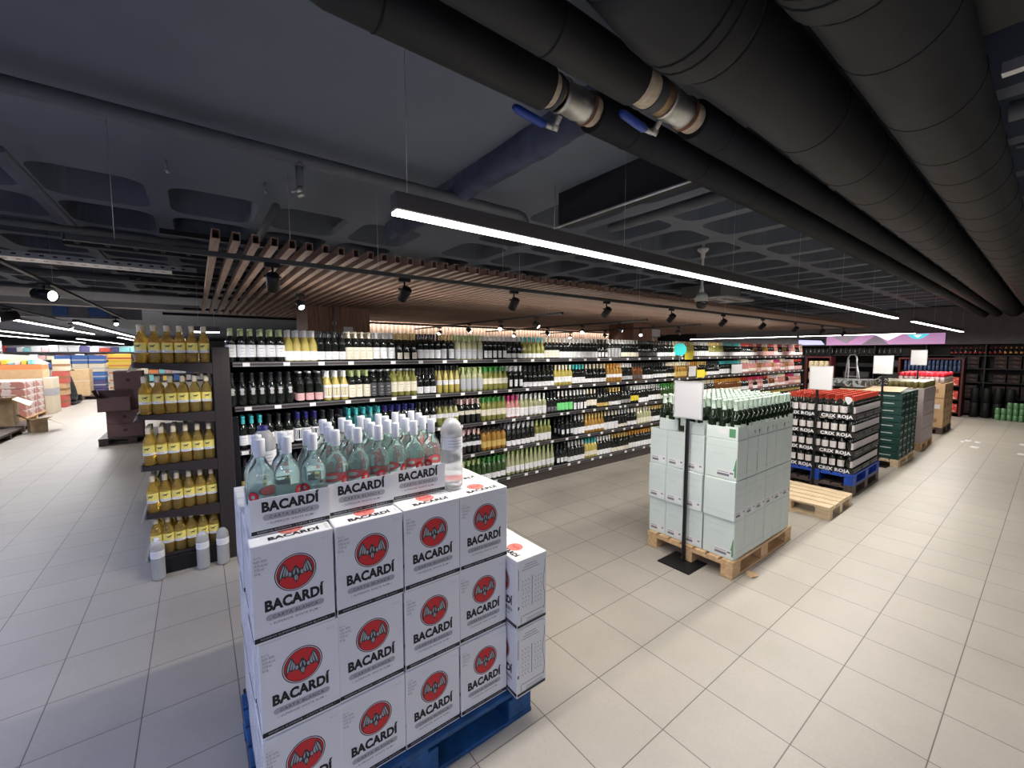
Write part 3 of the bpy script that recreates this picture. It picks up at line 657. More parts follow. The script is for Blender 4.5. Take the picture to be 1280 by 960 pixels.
def neck_profile(shape, h=.30, r=.0375):
    if shape == 'burgundy': return [(0, .004), (r * .8, 0), (r, .008), (r * 1.04, .05), (r * 1.04, .135), (r * .95, .165), (r * .70, .195), (r * .46, .222), (.0145, .245), (.0140, h - .012), (.016, h - .010), (.016, h - .002), (0, h)]
    if shape == 'flute': return [(0, .004), (r * .75, 0), (r * .9, .008), (r * .9, .12), (r * .82, .16), (r * .60, .205), (r * .42, .25), (.0135, .29), (.0135, h + .015), (.0155, h + .018), (.0155, h + .026), (0, h + .028)]
    return [(0, .004), (r * .85, 0), (r, .008), (r, .178), (r * .97, .192), (r * .80, .208), (r * .52, .222), (.0155, .238), (.0142, h - .014), (.0162, h - .012), (.0162, h - .002), (0, h)]
def prof_r(prof, z):
    for (r0, z0), (r1, z1) in zip(prof, prof[1:]):
        if z0 <= z <= z1 and z1 > z0: return r0 + (r1 - r0) * (z - z0) / (z1 - z0)
    return .02
_BM = {}
def bottle_meshes(style, n=16):
    key = (style, n)
    if key in _BM: return _BM[key]
    glass, shape, label, z0, z1, cap, capz = style[:7]
    pr = neck_profile(shape); g = MB().lathe(pr, n)
    parts = [('glass_body', g, [MATS[GL[glass][0]]])]
    if LB.get(label):
        wdt = style[7] if len(style) > 7 else 1.45
        l = MB(); zz = [z0 + (z1 - z0) * i / 3 for i in range(4)]
        rr = [max(prof_r(pr, z) for z in (z0, z1)) + .0006] * 4 if z1 < .19 else [prof_r(pr, z) + .0008 for z in zz]
        l.lathe(list(zip(rr, zz)), max(6, n // 2), a0=-math.pi / 2 - wdt, a1=-math.pi / 2 + wdt)
        mats_ = [MATS[LB[label][0]]]
        if n >= 12:
            ink = MB(); mid = (z0 + z1) / 2; hh = (z1 - z0)
            def strip(a, b, z_, t_): 
                r_ = rr[1] + .0004; l.lathe([(r_, z_), (r_, z_ + t_)], 4, m=1, a0=-math.pi / 2 + a, a1=-math.pi / 2 + b)
            if hh > .045: strip(-.5, .5, z0 + hh * .70, .004); strip(-.3, .3, z0 + hh * .45, .003); strip(-.55, .55, z0 + hh * .2, .0018)
            else: strip(-.4, .4, mid, .004)
            mats_.append(MATS['grey ink'] if label not in ('charcoal', 'silver') else MATS['price tag'])
        parts.append(('label', l, mats_))
    c = MB(); h = pr[-1][1]
    c.lathe([(prof_r(pr, capz) + .0008, capz), (.0152, min(capz + .03, h - .02)), (.0152, h - .013), (.0170, h - .011), (.0170, h + .0005), (.008, h + .0015), (0, h + .0015)], n)
    parts.append(('capsule', c, [MATS[CP[cap][0]]]))
    _BM[key] = [(a, mb, mb.mesh(a, mm), mm) for a, mb, mm in parts]
    return _BM[key]
def put_bottle(style, loc, label, group, rz=0.0, cat='bottle', name='wine_bottle'):
    t = thing(name, label, cat, loc, rz, group)
    for a, mb, me, mm in bottle_meshes(style): obj(a, me, t)
    return t
# stock that nobody could count, merged per shelf level
class Stock:
    def __init__(s): s.mb = MB(); s.mats = []; s.ix = {}
    def mi(s, M):
        if M.name not in s.ix: s.ix[M.name] = len(s.mats); s.mats.append(M)
        return s.ix[M.name]
    def add(s, style, x, y, z, n=8):
        for a, mb, me, mm in bottle_meshes(style, n):
            o = len(s.mb.v); s.mb.v += [(p[0] + x, p[1] + y, p[2] + z) for p in mb.v]
            s.mb.f += [tuple(i + o for i in f) for f in mb.f]; idx = [s.mi(M) for M in mm]
            s.mb.mi += [idx[m_] for m_ in mb.mi]; s.mb.sm += mb.sm
# style: glass, shape, label, z0, z1, capsule, capsule start, (label half angle)
B, U_, F_ = 'bordeaux', 'burgundy', 'flute'
def st(g, s, l, z0, z1, c, cz=.235, wd=1.45): return (g, s, l, z0, z1, c, cz, wd)
rows = {
 0: [(283, 357, st('dark', B, 'white', .045, .155, 'lime')), (357, 396, st('gold', U_, 'white', .01, .10, 'silver')), (396, 432, st('dark', B, 'white', .015, .095, 'black')), (432, 466, st('dark', B, 'cream', .015, .14, 'cream')),
     (466, 494, st('dark', B, 'white', .02, .14, 'white')), (494, 521, st('dark', U_, 'cream', .015, .085, 'gold', .23, .8)), (521, 550, st('dark', B, 'white', .02, .12, 'black')), (550, 568, st('dark', B, 'grey', .015, .13, 'gold')), (568, 603, st('clear', B, 'grey', .015, .13, 'lime')),
     (603, 632, st('dark', B, 'white', .02, .11, 'white', .235, .75)), (632, 652, st('dark', U_, 'white', .015, .075, 'silver')), (652, 680, st('olive', U_, 'white', .015, .075, 'teal')), (680, 698, st('dark', B, 'cream', .015, .12, 'cream')), (698, 746, st('dark', B, 'white', .01, .10, 'white')), (746, 758, st('dark', U_, 'white', .02, .09, 'black', .235, .8)),
     (758, 775, st('dark', B, 'silver', .01, .16, 'silver')), (775, 797, st('dark', B, 'cream', .02, .09, 'white')), (797, 820, st('dark', U_, 'charcoal', .03, .09, 'black')), (820, 840, st('dark', B, 'white', .02, .09, 'black')), (840, 856, st('olive', B, 'white', .02, .10, 'cream')), (856, 866, st('gold', B, 'yellow', .02, .12, 'gold')),
     (866, 884, st('dark', B, 'white', .02, .12, 'white')), (884, 903, st('olive', U_, 'white', .02, .10, 'gold')), (903, 925, st('dark', B, 'white', .02, .10, 'teal')), (925, 945, st('rose', B, 'pink', .02, .14, 'pink')), (945, 958, st('rose', U_, 'red', .02, .12, 'white')), (958, 985, st('amber', B, 'red', .02, .12, 'orange')), (985, 1007, st('brown', U_, 'red', .02, .10, 'pink'))],
 1: [(285, 368, st('dark', U_, 'silver', .10, .165, 'black', .22, .35)), (370, 405, st('dark', B, 'pink', .02, .09, 'silver', .285)), (405, 436, st('gold', U_, 'white', .03, .16, 'white')), (436, 463, st('dark', B, 'cream', .02, .15, 'lime')), (463, 489, st('dark', B, 'charcoal', .02, .16, 'silver', .285)), (489, 521, st('olive', B, 'cream', .05, .16, 'silver', .285)),
     (521, 545, st('dark', U_, 'white', .015, .09, 'black')), (545, 575, st('gold', F_, 'white', .10, .155, 'black', .27)), (575, 603, st('clear', B, 'grey', .03, .16, 'lime')), (603, 634, st('olive', U_, 'cream', .08, .15, 'green')), (634, 653, st('dark', B, 'white', .03, .12, 'white', .235, .75)), (653, 692, st('dark', U_, 'white', .01, .075, 'black')), (692, 714, st('gold', B, 'white', .05, .13, 'cream')),
     (714, 730, st('dark', B, 'white', .02, .11, 'teal')), (730, 757, st('dark', U_, 'white', .02, .08, 'cream')), (757, 776, st('amber', B, 'white', .08, .13, 'orange')), (776, 789, st('dark', B, 'grey', .03, .09, 'silver')), (789, 802, st('brown', B, 'charcoal', .03, .10, 'black')), (802, 815, st('dark', B, 'white', .02, .09, 'black')), (815, 832, st('dark', U_, 'white', .03, .10, 'black')), (832, 842, st('dark', B, 'cream', .04, .10, 'cream')),
     (842, 862, st('amber', B, 'gold', .03, .12, 'cream')), (862, 870, st('amber', B, 'cream', .02, .12, 'orange')), (870, 882, st('dark', B, 'yellow', .01, .09, 'gold')), (882, 898, st('dark', U_, 'white', .02, .09, 'black')), (898, 925, st('dark', B, 'white', .03, .13, 'teal')), (925, 945, st('rose', B, 'red', .02, .14, 'pink')), (945, 966, st('rose', U_, 'white', .02, .12, 'white')), (966, 1007, st('brown', B, 'red', .02, .10, 'orange'))],
 2: [(300, 332, st('dark', B, 'white', .04, .13, 'teal')), (332, 368, st('dark', B, 'white', .02, .14, 'black')), (368, 400, st('dark', U_, 'white', .03, .15, 'navy')), (400, 432, st('dark', U_, 'charcoal', .03, .10, 'black')), (432, 478, st('teal', B, 'teal', .03, .14, 'teal')), (478, 520, st('dark', B, 'charcoal', .03, .12, 'navy')), (520, 546, st('dark', B, 'white', .06, .15, 'black')), (546, 573, st('olive', U_, 'white', .10, .15, 'black')),
     (573, 601, st('dark', B, 'cream', .11, .16, 'pink')), (601, 632, st('olive', B, 'cream', .07, .15, 'green')), (632, 648, st('rose', U_, 'white', .02, .14, 'magenta')), (648, 682, st('clear', B, 'white', .02, .13, 'white')), (682, 695, st('dark', B, 'charcoal', .03, .10, 'black')), (695, 715, st('dark', B, 'green', .03, .14, 'white')), (715, 732, st('dark', B, 'white', .02, .12, 'white', .235, .75)), (732, 745, st('dark', B, 'cream', .05, .14, 'cream')),
     (745, 760, st('dark', U_, 'gold', .02, .075, 'black')), (760, 775, st('dark', B, 'white', .02, .08, 'gold')), (775, 787, st('dark', U_, 'silver', .03, .09, 'black')), (787, 797, st('dark', B, 'yellow', .05, .14, 'white')), (797, 809, st('dark', B, 'white', .01, .09, 'white')), (809, 824, st('dark', B, 'white', .03, .12, 'silver')), (824, 845, st('green', B, 'cream', .03, .09, 'green')), (845, 870, st('olive', U_, 'yellow', .03, .12, 'gold')),
     (870, 892, st('dark', U_, 'cream', .03, .12, 'cream')), (892, 925, st('brown', B, 'cream', .03, .10, 'orange')), (925, 960, st('rose', B, 'pink', .03, .12, 'white')), (960, 1007, st('rose', U_, 'red', .02, .12, 'red'))],
 3: [(300, 330, st('dark', B, 'gold', .03, .10, 'black')), (330, 576, st('dark', B, 'white', .05, .13, 'black')), (576, 601, st('dark', B, 'white', .10, .15, 'pink')), (601, 632, st('amber', B, 'gold', .04, .12, 'black')), (632, 668, st('dark', U_, 'white', .01, .08, 'silver')), (668, 688, st('olive', B, 'white', .02, .12, 'lime')), (700, 716, st('dark', B, 'white', .05, .12, 'black', .235, .75)), (716, 730, st('dark', B, 'white', .02, .12, 'silver')),
     (730, 754, st('amber', U_, 'white', .05, .12, 'gold')), (754, 771, st('dark', B, 'white', .01, .13, 'cream')), (771, 783, st('dark', B, 'cream', .02, .07, 'silver')), (783, 795, st('dark', U_, 'white', .02, .09, 'white')), (795, 813, st('clear', B, 'cream', .03, .12, 'cream')), (813, 1007, st('dark', B, 'white', .02, .11, 'gold'))],
 4: [(330, 576, st('dark', B, 'cream', .05, .13, 'black')), (576, 601, st('green', U_, 'white', .02, .08, 'lime')), (601, 632, st('green', B, 'white', .02, .09, 'green')), (632, 692, st('clear', F_, 'white', .04, .12, 'lime', .25)), (694, 708, st('dark', U_, 'white', .03, .10, 'black', .235, .75)), (708, 730, st('dark', B, 'white', .01, .08, 'silver')), (730, 745, st('gold', B, 'cream', .04, .11, 'teal')), (745, 763, st('dark', B, 'white', .01, .09, 'white')),
     (763, 785, st('dark', U_, 'cream', .01, .08, 'gold')), (785, 818, st('dark', B, 'white', .01, .10, 'orange')), (818, 1007, st('dark', B, 'cream', .02, .10, 'gold'))]}

BYF = FY + .045
blocks = []; rvar = random.Random(21)
PINKS = [st('rose', B, 'white', .03, .12, 'pink'), st('rose', U_, 'cream', .05, .12, 'silver'), st('amber', B, 'pink', .02, .12, 'white'), st('dark', B, 'pink', .02, .12, 'red'), st('brown', B, 'white', .03, .10, 'pink'), st('rose', B, 'pink', .06, .13, 'magenta'), st('dark', U_, 'white', .02, .10, 'red'), st('rose', F_, 'white', .04, .10, 'cream', .25)]
for k, bl in rows.items():
    for (u0, u1, s) in bl:
        v = {0: 449, 1: 486, 2: 523, 3: 558, 4: 596}[k]
        def xat(u):
            r = ray(u, 450); 
            # follow the vertical plane of the front row at this shelf height
            best = None
            for vv in range(440, 760, 1):
                p = UY(u, vv, BYF)
                if p.z <= SHZ[k]: return p.x
            return p.x
        x0, x1 = xat(u0), xat(u1)
        n = max(1, round((x1 - x0) / .079)); hid = k >= 3 and u1 <= 576
        if u0 >= 925:
            q_ = 0
            while q_ < n:
                m_ = min(rvar.choice((3, 4, 5)), n - q_); blocks.append((k, x0 + (x1 - x0) * q_ / n, x0 + (x1 - x0) * (q_ + m_) / n, m_, rvar.choice(PINKS), False)); q_ += m_
        else: blocks.append((k, x0, x1, n, s, hid))
CANON = {'bordeaux': '', 'burgundy': 'sloping ', 'flute': 'slim '}
vis = [b for b in blocks if not b[5]]
vis.sort(key=lambda b: b[1] + (0 if b[0] < 3 else -0.3))
tot = 0; chosen = []
for b in vis:
    if tot + b[3] <= 300: chosen.append(b); tot += b[3]
    else: break
print('individual wine bottles', tot)
def sizeword(z0, z1, wd):
    h = z1 - z0
    return ('narrow ' if wd < 1 else '') + ('tall ' if h > .115 else 'low ' if h < .075 else '')
stock = Stock(); seen = {}
rnd = random.Random(5)
for b in blocks:
    k, x0, x1, n, s, hid = b; pitch = (x1 - x0) / n
    gw = GL[s[0]][2]; lw = 'unlabelled' if s[2] == 'none' else sizeword(s[3], s[4], s[7]) + LB[s[2]][2]; cw = CP[s[5]][2]
    desc = (k, gw, lw, cw, CANON[s[1]])
    seen[desc] = seen.get(desc, 0) + 1
    rep = '' if seen[desc] == 1 else ', ' + ORD[seen[desc] - 1] + ' such set'
    for i in range(n):
        x = x0 + pitch * (i + .5)
        if x > 13.84: continue
        xx = x + rnd.uniform(-.003, .003); yy = BYF + rnd.uniform(-.004, .006)
        if b in chosen:
            put_bottle(s, (xx, yy, SHZ[k] + .002), f'{place_word(i, n)} of {NUM[n] if n < 17 else n} {CANON[s[1]]}{gw} bottles, {lw} labels, {cw} caps, {SHN[k]} shelf{rep}', f'{CANON[s[1]]}{gw} bottles with {lw} labels and {cw} caps on the {SHN[k]} wine shelf{rep}', rnd.uniform(-.12, .12))
        elif not (hid): stock.add(s, xx, yy, SHZ[k] + .002)
        for j in (1, 2): 
            if hid and j == 2: continue
            stock.add(s, x, BYF + .085 * j, SHZ[k] + .002, 6)
        if hid: stock.add(s, x, yy, SHZ[k] + .002, 8)
o = obj('wine_bottles', stock.mb.mesh('wine_bottles', stock.mats))
tag(o, 'remaining wine bottles: rear rows and far right end of the wine shelves', 'bottles', None, 'stuff')
print('stock faces', len(stock.mb.f))
# promotional wobblers
p = UY(848, 437, FY - .03); t = thing('shelf_talker', 'round cyan promotional disc on the top wine shelf', 'sign', (p.x, FY - .06, p.z), R(-52)); mb = disc(.12, 28); mb.merge(disc(.12, 28, y=.004)); obj('disc_card', mb, t, mats=mat('cyan card', (.02, .62, .62), .5)); obj('clip', MB().box(-.01, .01, 0, .012, -.24, -.10), t, mats=MATS['rail grey'])
for u, v, k, w_, h_, c_, lb in ((861, 445, 0, .30, .14, 'label yellow', 'yellow promotional card on the top shelf right of the cyan disc'), (876, 467, 1, .30, .16, 'label yellow', 'yellow promotional card hanging from the second wine shelf'), (865, 464, 1, .26, .20, 'sign white', 'white promotional card on the second wine shelf beside the yellow one'), (921, 461, 1, .5, .2, 'sign white', 'wide white promotional card on the second shelf below blue capsules')):
    p = UY(u, v, FY - .03); tag(obj('promotional_card', MB().box(-w_ / 2, w_ / 2, -.002, .002, -h_ / 2, h_ / 2, 0, .0005), None, (p.x, FY - .03 - (.004 if 'beside' in lb else 0), p.z), mats=MATS[c_]), lb, 'card')

# ------------------------------------------------------------------ left-facing unit with golden spirits
t = thing('spirits_shelving', 'left-facing dark shelving unit holding golden spirit bottles, seen from its end', 'shelving', (.105, 4.42, 0))
LEN = 2.7
obj('rear_upright', MB().box(0, .125, LEN - .05, LEN, 0, 1.90), t, mats=MATS['shelf metal'])
mb = MB(); mb.box(0, .125, 0, .055, 0, 1.90, 0, .003)
for k in range(35): mb.box(.055, .062, -.001, 0, .12 + k * .05, .14 + k * .05, 1)
obj('upright', mb, t, mats=[MATS['shelf metal'], MATS['black ink']])
obj('back_panel', MB().box(-.006, 0, .055, LEN - .05, .05, 1.88), t, mats=MATS['shelf back'])
SD = [.505, .50, .495, .49, .485]; SHZ2 = [1.765, 1.345, .925, .525, .165]
for k, z in enumerate(SHZ2):
    d = SD[k]; s = obj('shelf', MB().box(-d, -.007, .02, LEN - .05, z - .025, z, 0, .002), t, mats=MATS['shelf metal'])
    if k < 4:
        mb = MB(); mb.add([(0, 0, z - .002), (-d, 0, z - .002), (-d, 0, z - .035), (-d * .82, 0, z - .04), (0, 0, z - .095), (0, .018, z - .002), (-d, .018, z - .002), (-d, .018, z - .035), (-d * .82, .018, z - .04), (0, .018, z - .095)],
            [(0, 1, 2, 3, 4), (9, 8, 7, 6, 5), (0, 5, 6, 1), (1, 6, 7, 2), (2, 7, 8, 3), (3, 8, 9, 4), (4, 9, 5, 0)]); obj('bracket', mb, s, mats=MATS['shelf metal'])
    mb = MB(); mb.box(-d - .012, -d, .0, LEN - .05, z - .035, z + .012, 0, .002); mb.add([(-d - .012, .0, z), (-d - .012, LEN - .1, z), (-d - .045, LEN - .1, z - .07), (-d - .045, .0, z - .07)], [(0, 1, 2, 3)], 1)
    obj('price_rail', mb, s, mats=[MATS['rail grey'], mat('clear strip', (.75, .78, .82), .15, trans=.75, ior=1.1)])
obj('kick_plate', MB().box(-.47, 0, 0, .02, 0, .14, 0, .003), t, mats=MATS['black metal'])
obj('side_guard', MB().box(-.47, -.455, .02, LEN - .1, 0, .14), t, mats=MATS['black metal'])
def spirit():
    t = thing('spirit_bottle', None, 'bottle')
    r = .0385
    pr = [(0, .006), (r * .8, 0), (r, .008), (r, .17), (r * .97, .19), (r * .78, .215), (r * .48, .232), (.0165, .245), (.0150, .262), (.0150, .285)]
    g = MB().lathe(pr + [(0, .285)], 20); obj('glass_body', g, t, mats=mat('golden spirit', (1.0, .78, .26), .03, trans=.86, ior=1.28, coat=.3))
    l = MB(); a0, a1 = -math.pi / 2 - 1.5, -math.pi / 2 + 1.5
    l.lathe([(r + .0008, .105), (r + .0008, .165)], 14, 0, a0=a0, a1=a1); l.lathe([(r + .0012, .085), (r + .0012, .105)], 14, 1, a0=a0, a1=a1)
    # running-horse like dark mark, bent round the bottle
    for (a, z, da, dz) in ((-.35, .133, .5, .010), (-.45, .126, .10, .010), (.05, .126, .10, .012), (.15, .140, .22, .008), (-.62, .139, .18, .005)):
        l.lathe([(r + .0014, z), (r + .0014, z + dz)], 4, 2, a0=-math.pi / 2 + a, a1=-math.pi / 2 + a + da)
    for z in (.092, .098): l.lathe([(r + .0016, z), (r + .0016, z + .0018)], 6, 3, a0=-math.pi / 2 - .6, a1=-math.pi / 2 + .6)
    obj('label', l, t, mats=[mat('label lemon', (.86, .74, .20), .5), MATS['label white'], MATS['black ink'], MATS['grey ink']])
    obj('cap', MB().lathe([(.0172, .258), (.0178, .262), (.0178, .305), (.014, .309), (0, .310)], 16), t, mats=mat('cap ivory', (.72, .62, .45), .45))
    return t
SP = Proto(spirit); FR = ['nearest the camera', 'in the second row back', 'in the third row back', 'in the fourth row back']
for k, z in enumerate(SHZ2):
    for j in range(4):
        for i in range(6):
            x = .105 - SD[k] + .043 + i * (SD[k] - .092) / 5 + rnd.uniform(-.001, .001); y = 4.485 + j * .088 + rnd.uniform(-.004, .004)
            SP.put((x, y, z + .002), rnd.uniform(-.35, .35), f'{place_word(i, 6)} golden spirit bottle {FR[j]}, {SHN[k]} shelf, left unit', 'golden spirit bottles on the left unit')
# ------------------------------------------------------------------ upturned water bottles used as shelf markers
def pet(h=.34, r=.05, cap=None, tint=(.97, .98, .99)):
    t = thing('water_bottle', None, 'bottle'); pr = [(0, .012), (r * .7, .0), (r * .96, .012), (r, .03)]
    z = .04
    while z < h * .52: pr += [(r * .965, z), (r, z + .008)]; z += .016
    pr += [(r * .96, h * .55), (r * .96, h * .74), (r, h * .76), (r * .96, h * .84), (r * .80, h * .91), (r * .5, h * .965), (r * .28, h * .985), (0, h * .99)]
    obj('bottle_body', MB().lathe(pr, 24), t, mats=mat('clear plastic', tint, .15, trans=.72, ior=1.08, coat=.6))
    l = MB().lathe([(r * .96 + .001, h * .56), (r * .96 + .001, h * .73)], 22, 0, a0=-math.pi * .98, a1=math.pi * .9)
    for q_ in (.60, .64, .68): l.lathe([(r * .96 + .0016, h * q_), (r * .96 + .0016, h * q_ + .003)], 8, 1, a0=-math.pi / 2 - .8, a1=-math.pi / 2 + .6)
    obj('label', l, t, mats=[MATS['label white'], MATS['light grey ink']])
    if cap: obj('cap', MB().lathe([(.019, h * .965), (.019, h * 1.02), (.015, h * 1.03), (0, h * 1.03)], 16), t, mats=MATS[cap])
    return t
for u, v, cp, lb in ((199, 727, 'cap white', 'clear plastic water bottle on the floor before the left unit, leftmost'), (255, 713, None, 'clear capless plastic bottle on the floor, middle one before the left unit'), (280, 707, None, 'clear capless plastic bottle on the floor against the tall upright')):
    p = UZ(u, v - 3); b_ = pet(.34 if u < 210 else .33, .047, cp); b_.location = (p.x, p.y, 0); tag(b_, lb, None, 'plastic water bottles')
# ================================================================== pallets
def pallet(name, label, loc, lx, ly, wood, rz=0.0, gaps=.018, nb=7, H_=.144, cat='pallet'):
    # boards run along y; runners and blocks along x
    t = thing(name, label, cat, loc, rz); M = MATS[wood]; bw = (ly - gaps * (nb - 1)) / nb; rnd = random.Random(len(label))
    for k in range(nb):
        y0 = k * (bw + gaps); obj('deck_board', MB().box(0, lx, y0, y0 + bw, H_ - .022, H_, 0, .002), t, (rnd.uniform(-.004, .004), 0, 0), mats=M)
    for x0 in (0, lx / 2 - .0725, lx - .145): obj('stringer_board', MB().box(x0, x0 + .145, 0, ly, H_ - .044, H_ - .022, 0, .002), t, mats=M)
    for y0 in (0, ly / 2 - .05, ly - .10):
        for x0 in (0, lx / 2 - .0725, lx - .145): obj('block', MB().box(x0 + .002, x0 + .143, y0 + .001, y0 + .099, .022, H_ - .044, 0, .003), t, mats=M)
        obj('bottom_board', MB().box(0, lx, y0, y0 + .10, 0, .022, 0, .002), t, mats=M)
    return t
def sign_stand(lb, x, y, z0, z1, y0, y1, plate=.30, pole_only=False, plate_x=0.0):
    t = thing('sign_stand', lb, 'sign stand', (x, y, 0)); pm = MATS['black metal']
    obj('base_plate', MB().box(-plate / 2 + plate_x, plate / 2 + plate_x, -plate / 2, plate / 2, 0, .008, 0, .002), t, mats=pm)
    obj('pole', MB().box(-.0125, .0125, -.0125, .0125, .008, z0 + .05 if not pole_only else z1, 0, .002), t, mats=pm)
    if not pole_only:
        s = obj('sign_board', MB().box(-.02, -.013, y0 - y, y1 - y, z0, z1, 0, .002), t, mats=MATS['sign white'])
        mb = MB(); a, b = y0 - y, y1 - y; e = .008
        mb.box(-.024, -.011, a - e, a, z0 - e, z1 + e); mb.box(-.024, -.011, b, b + e, z0 - e, z1 + e); mb.box(-.024, -.011, a, b, z0 - e, z0); mb.box(-.024, -.011, a, b, z1, z1 + e)
        obj('frame', mb, s, mats=mat('frame grey', (.45, .45, .46), .4))
    return t

# ------------------------------------------------------------------ rum display in front
CW, CD, CH = .258, .188, .346; ZB = .166; X0B, Y0B = .112, 1.566
t = thing('pallet', 'blue painted pallet carrying the stacked white rum cartons', 'pallet', (.10, 1.545, 0))
for k in range(7): obj('deck_board', MB().box(0, 1.2, k * .116, k * .116 + .104, .142, .164, 0, .002), t, mats=MATS['blue pallet paint'])
for x0 in (0, .5, 1.08): obj('stringer_board', MB().box(x0, x0 + .12, 0, .8, .120, .142, 0, .002), t, mats=MATS['blue pallet paint'])
for y0 in (0, .34, .69):
    for x0 in (0, .5275, 1.055): obj('block', MB().box(x0 + .002, x0 + .143, y0 + .002, y0 + .108, .022, .12, 0, .02 if False else .004), t, mats=MATS['blue pallet paint'])
    obj('bottom_board', MB().box(0, 1.2, y0, y0 + .11, 0, .022, 0, .002), t, mats=MATS['blue pallet paint'])

def bat_shapes(s):
    half = [(0, .34), (.05, .42), (.09, .32), (.14, .20), (.24, .10), (.33, .14), (.40, .30), (.47, .46), (.58, .66), (.68, .52), (.78, .34), (.86, .10), (.88, -.15), (.84, -.42), (.79, -.26), (.72, -.16), (.62, -.14), (.57, -.26), (.50, -.17), (.40, -.14), (.35, -.26), (.27, -.22), (.18, -.26), (.13, -.42), (.06, -.50), (0, -.66)]
    full = half + [(-x, z) for x, z in half[::-1][1:-1]]
    return [(x * s, z * s) for x, z in full]
BAT_PANELS = [[(.57, .58), (.66, .44), (.74, .26), (.80, .04), (.82, -.20), (.74, -.10), (.68, .14), (.60, .36)], [(.53, .50), (.57, .32), (.63, .10), (.66, -.08), (.60, -.09), (.54, .10), (.50, .34)], [(.47, .36), (.50, .14), (.54, -.12), (.48, -.11), (.42, -.07), (.38, .06), (.41, .20)], [(.35, .08), (.38, -.08), (.35, -.18), (.26, -.16), (.22, -.04), (.25, .05)], [(.02, .26), (.09, .18), (.15, .06), (.13, -.12), (.08, -.10), (.05, .05)], [(.01, -.15), (.07, -.20), (.10, -.34), (.03, -.50), (.01, -.45)]]
_em = {}
def tess(b, P_, y, m_):
    from mathutils.geometry import tessellate_polygon
    tr = tessellate_polygon([[Vector((x, z, 0)) for x, z in P_]]); b.add([(x, y, z) for x, z in P_], [tuple(t_) for t_ in tr], m_)
def emblem_meshes(r):
    if r in _em: return _em[r]
    e = MB()
    for rr, m_, y in ((r, 0, 0), (r * .95, 1, -.0003), (r * .915, 2, -.0006), (r * .87, 3, -.0009)): e.merge(disc(rr, 40, y=y, m=m_))
    me = e.mesh('emblem', [MATS['emblem maroon'], MATS['white card'], MATS['emblem maroon'], MATS['emblem red']])
    b = MB(); s = r * .93; tess(b, bat_shapes(s), -.0014, 1)
    for P_ in BAT_PANELS:
        for sg in (-1, 1): tess(b, [(sg * x * s, z * s) for x, z in P_], -.0018, 0)
    _em[r] = (me, b.mesh('bat', [MATS['bat silver'], MATS['bat shadow']])); return _em[r]
def pill(w_, h_, y): return rrect(w_, h_, h_ * .499, y)
def brand_print(parent, z0, w_, y, small=False):
    # lettering block, baseline heights given from the carton bottom
    tx = text_mb('BACARDÍ', width=w_ * .735, height=.0355 if not small else .033, bold=.05, spacing=1.05)
    a = obj('brand_lettering', MB().merge(tx, T(0, y - .0006, z0 + (.112 if not small else .082))), parent, mats=MATS['black ink'])
    rb = obj('ribbon', MB().merge(pill(w_ * .72, .0215, y - .0004), T(0, 0, z0 + (.087 if not small else .060))), parent, mats=MATS['light grey ink'])
    obj('ribbon_lettering', MB().merge(text_mb('CARTA BLANCA', width=w_ * .56, height=.0105, bold=.012, spacing=1.25), T(0, y - .0010, z0 + (.0817 if not small else .0547))), rb, mats=MATS['grey ink'] if False else mat('dark grey ink', (.10, .10, .11), .6))
    obj('slogan_lettering', MB().merge(text_mb('• SUPERIOR WHITE RUM •', width=w_ * .62, height=.0080, bold=.006, spacing=1.1), T(0, y - .0006, z0 + (.060 if not small else .034))), parent, mats=MATS['grey ink'])
    sp = obj('base_stripe', MB().add([(-w_ / 2, y - .0006, z0 + .010), (w_ / 2, y - .0006, z0 + .010), (w_ / 2, y - .0006, z0 + .027), (-w_ / 2, y - .0006, z0 + .027)] if not small else [(-w_ / 2, y - .0006, z0 + .004), (w_ / 2, y - .0006, z0 + .004), (w_ / 2, y - .0006, z0 + .018), (-w_ / 2, y - .0006, z0 + .018)], [(0, 1, 2, 3)]), parent, mats=MATS['black ink'])
    tt = text_mb('RESERVA SUPERIOR • CARTA BLANCA •', width=w_ * .86, height=.0055, bold=.01)
    obj('stripe_lettering', MB().merge(tt, T(0, y - .0011, z0 + (.0160 if not small else .0085))), sp, mats=MATS['light grey ink'])
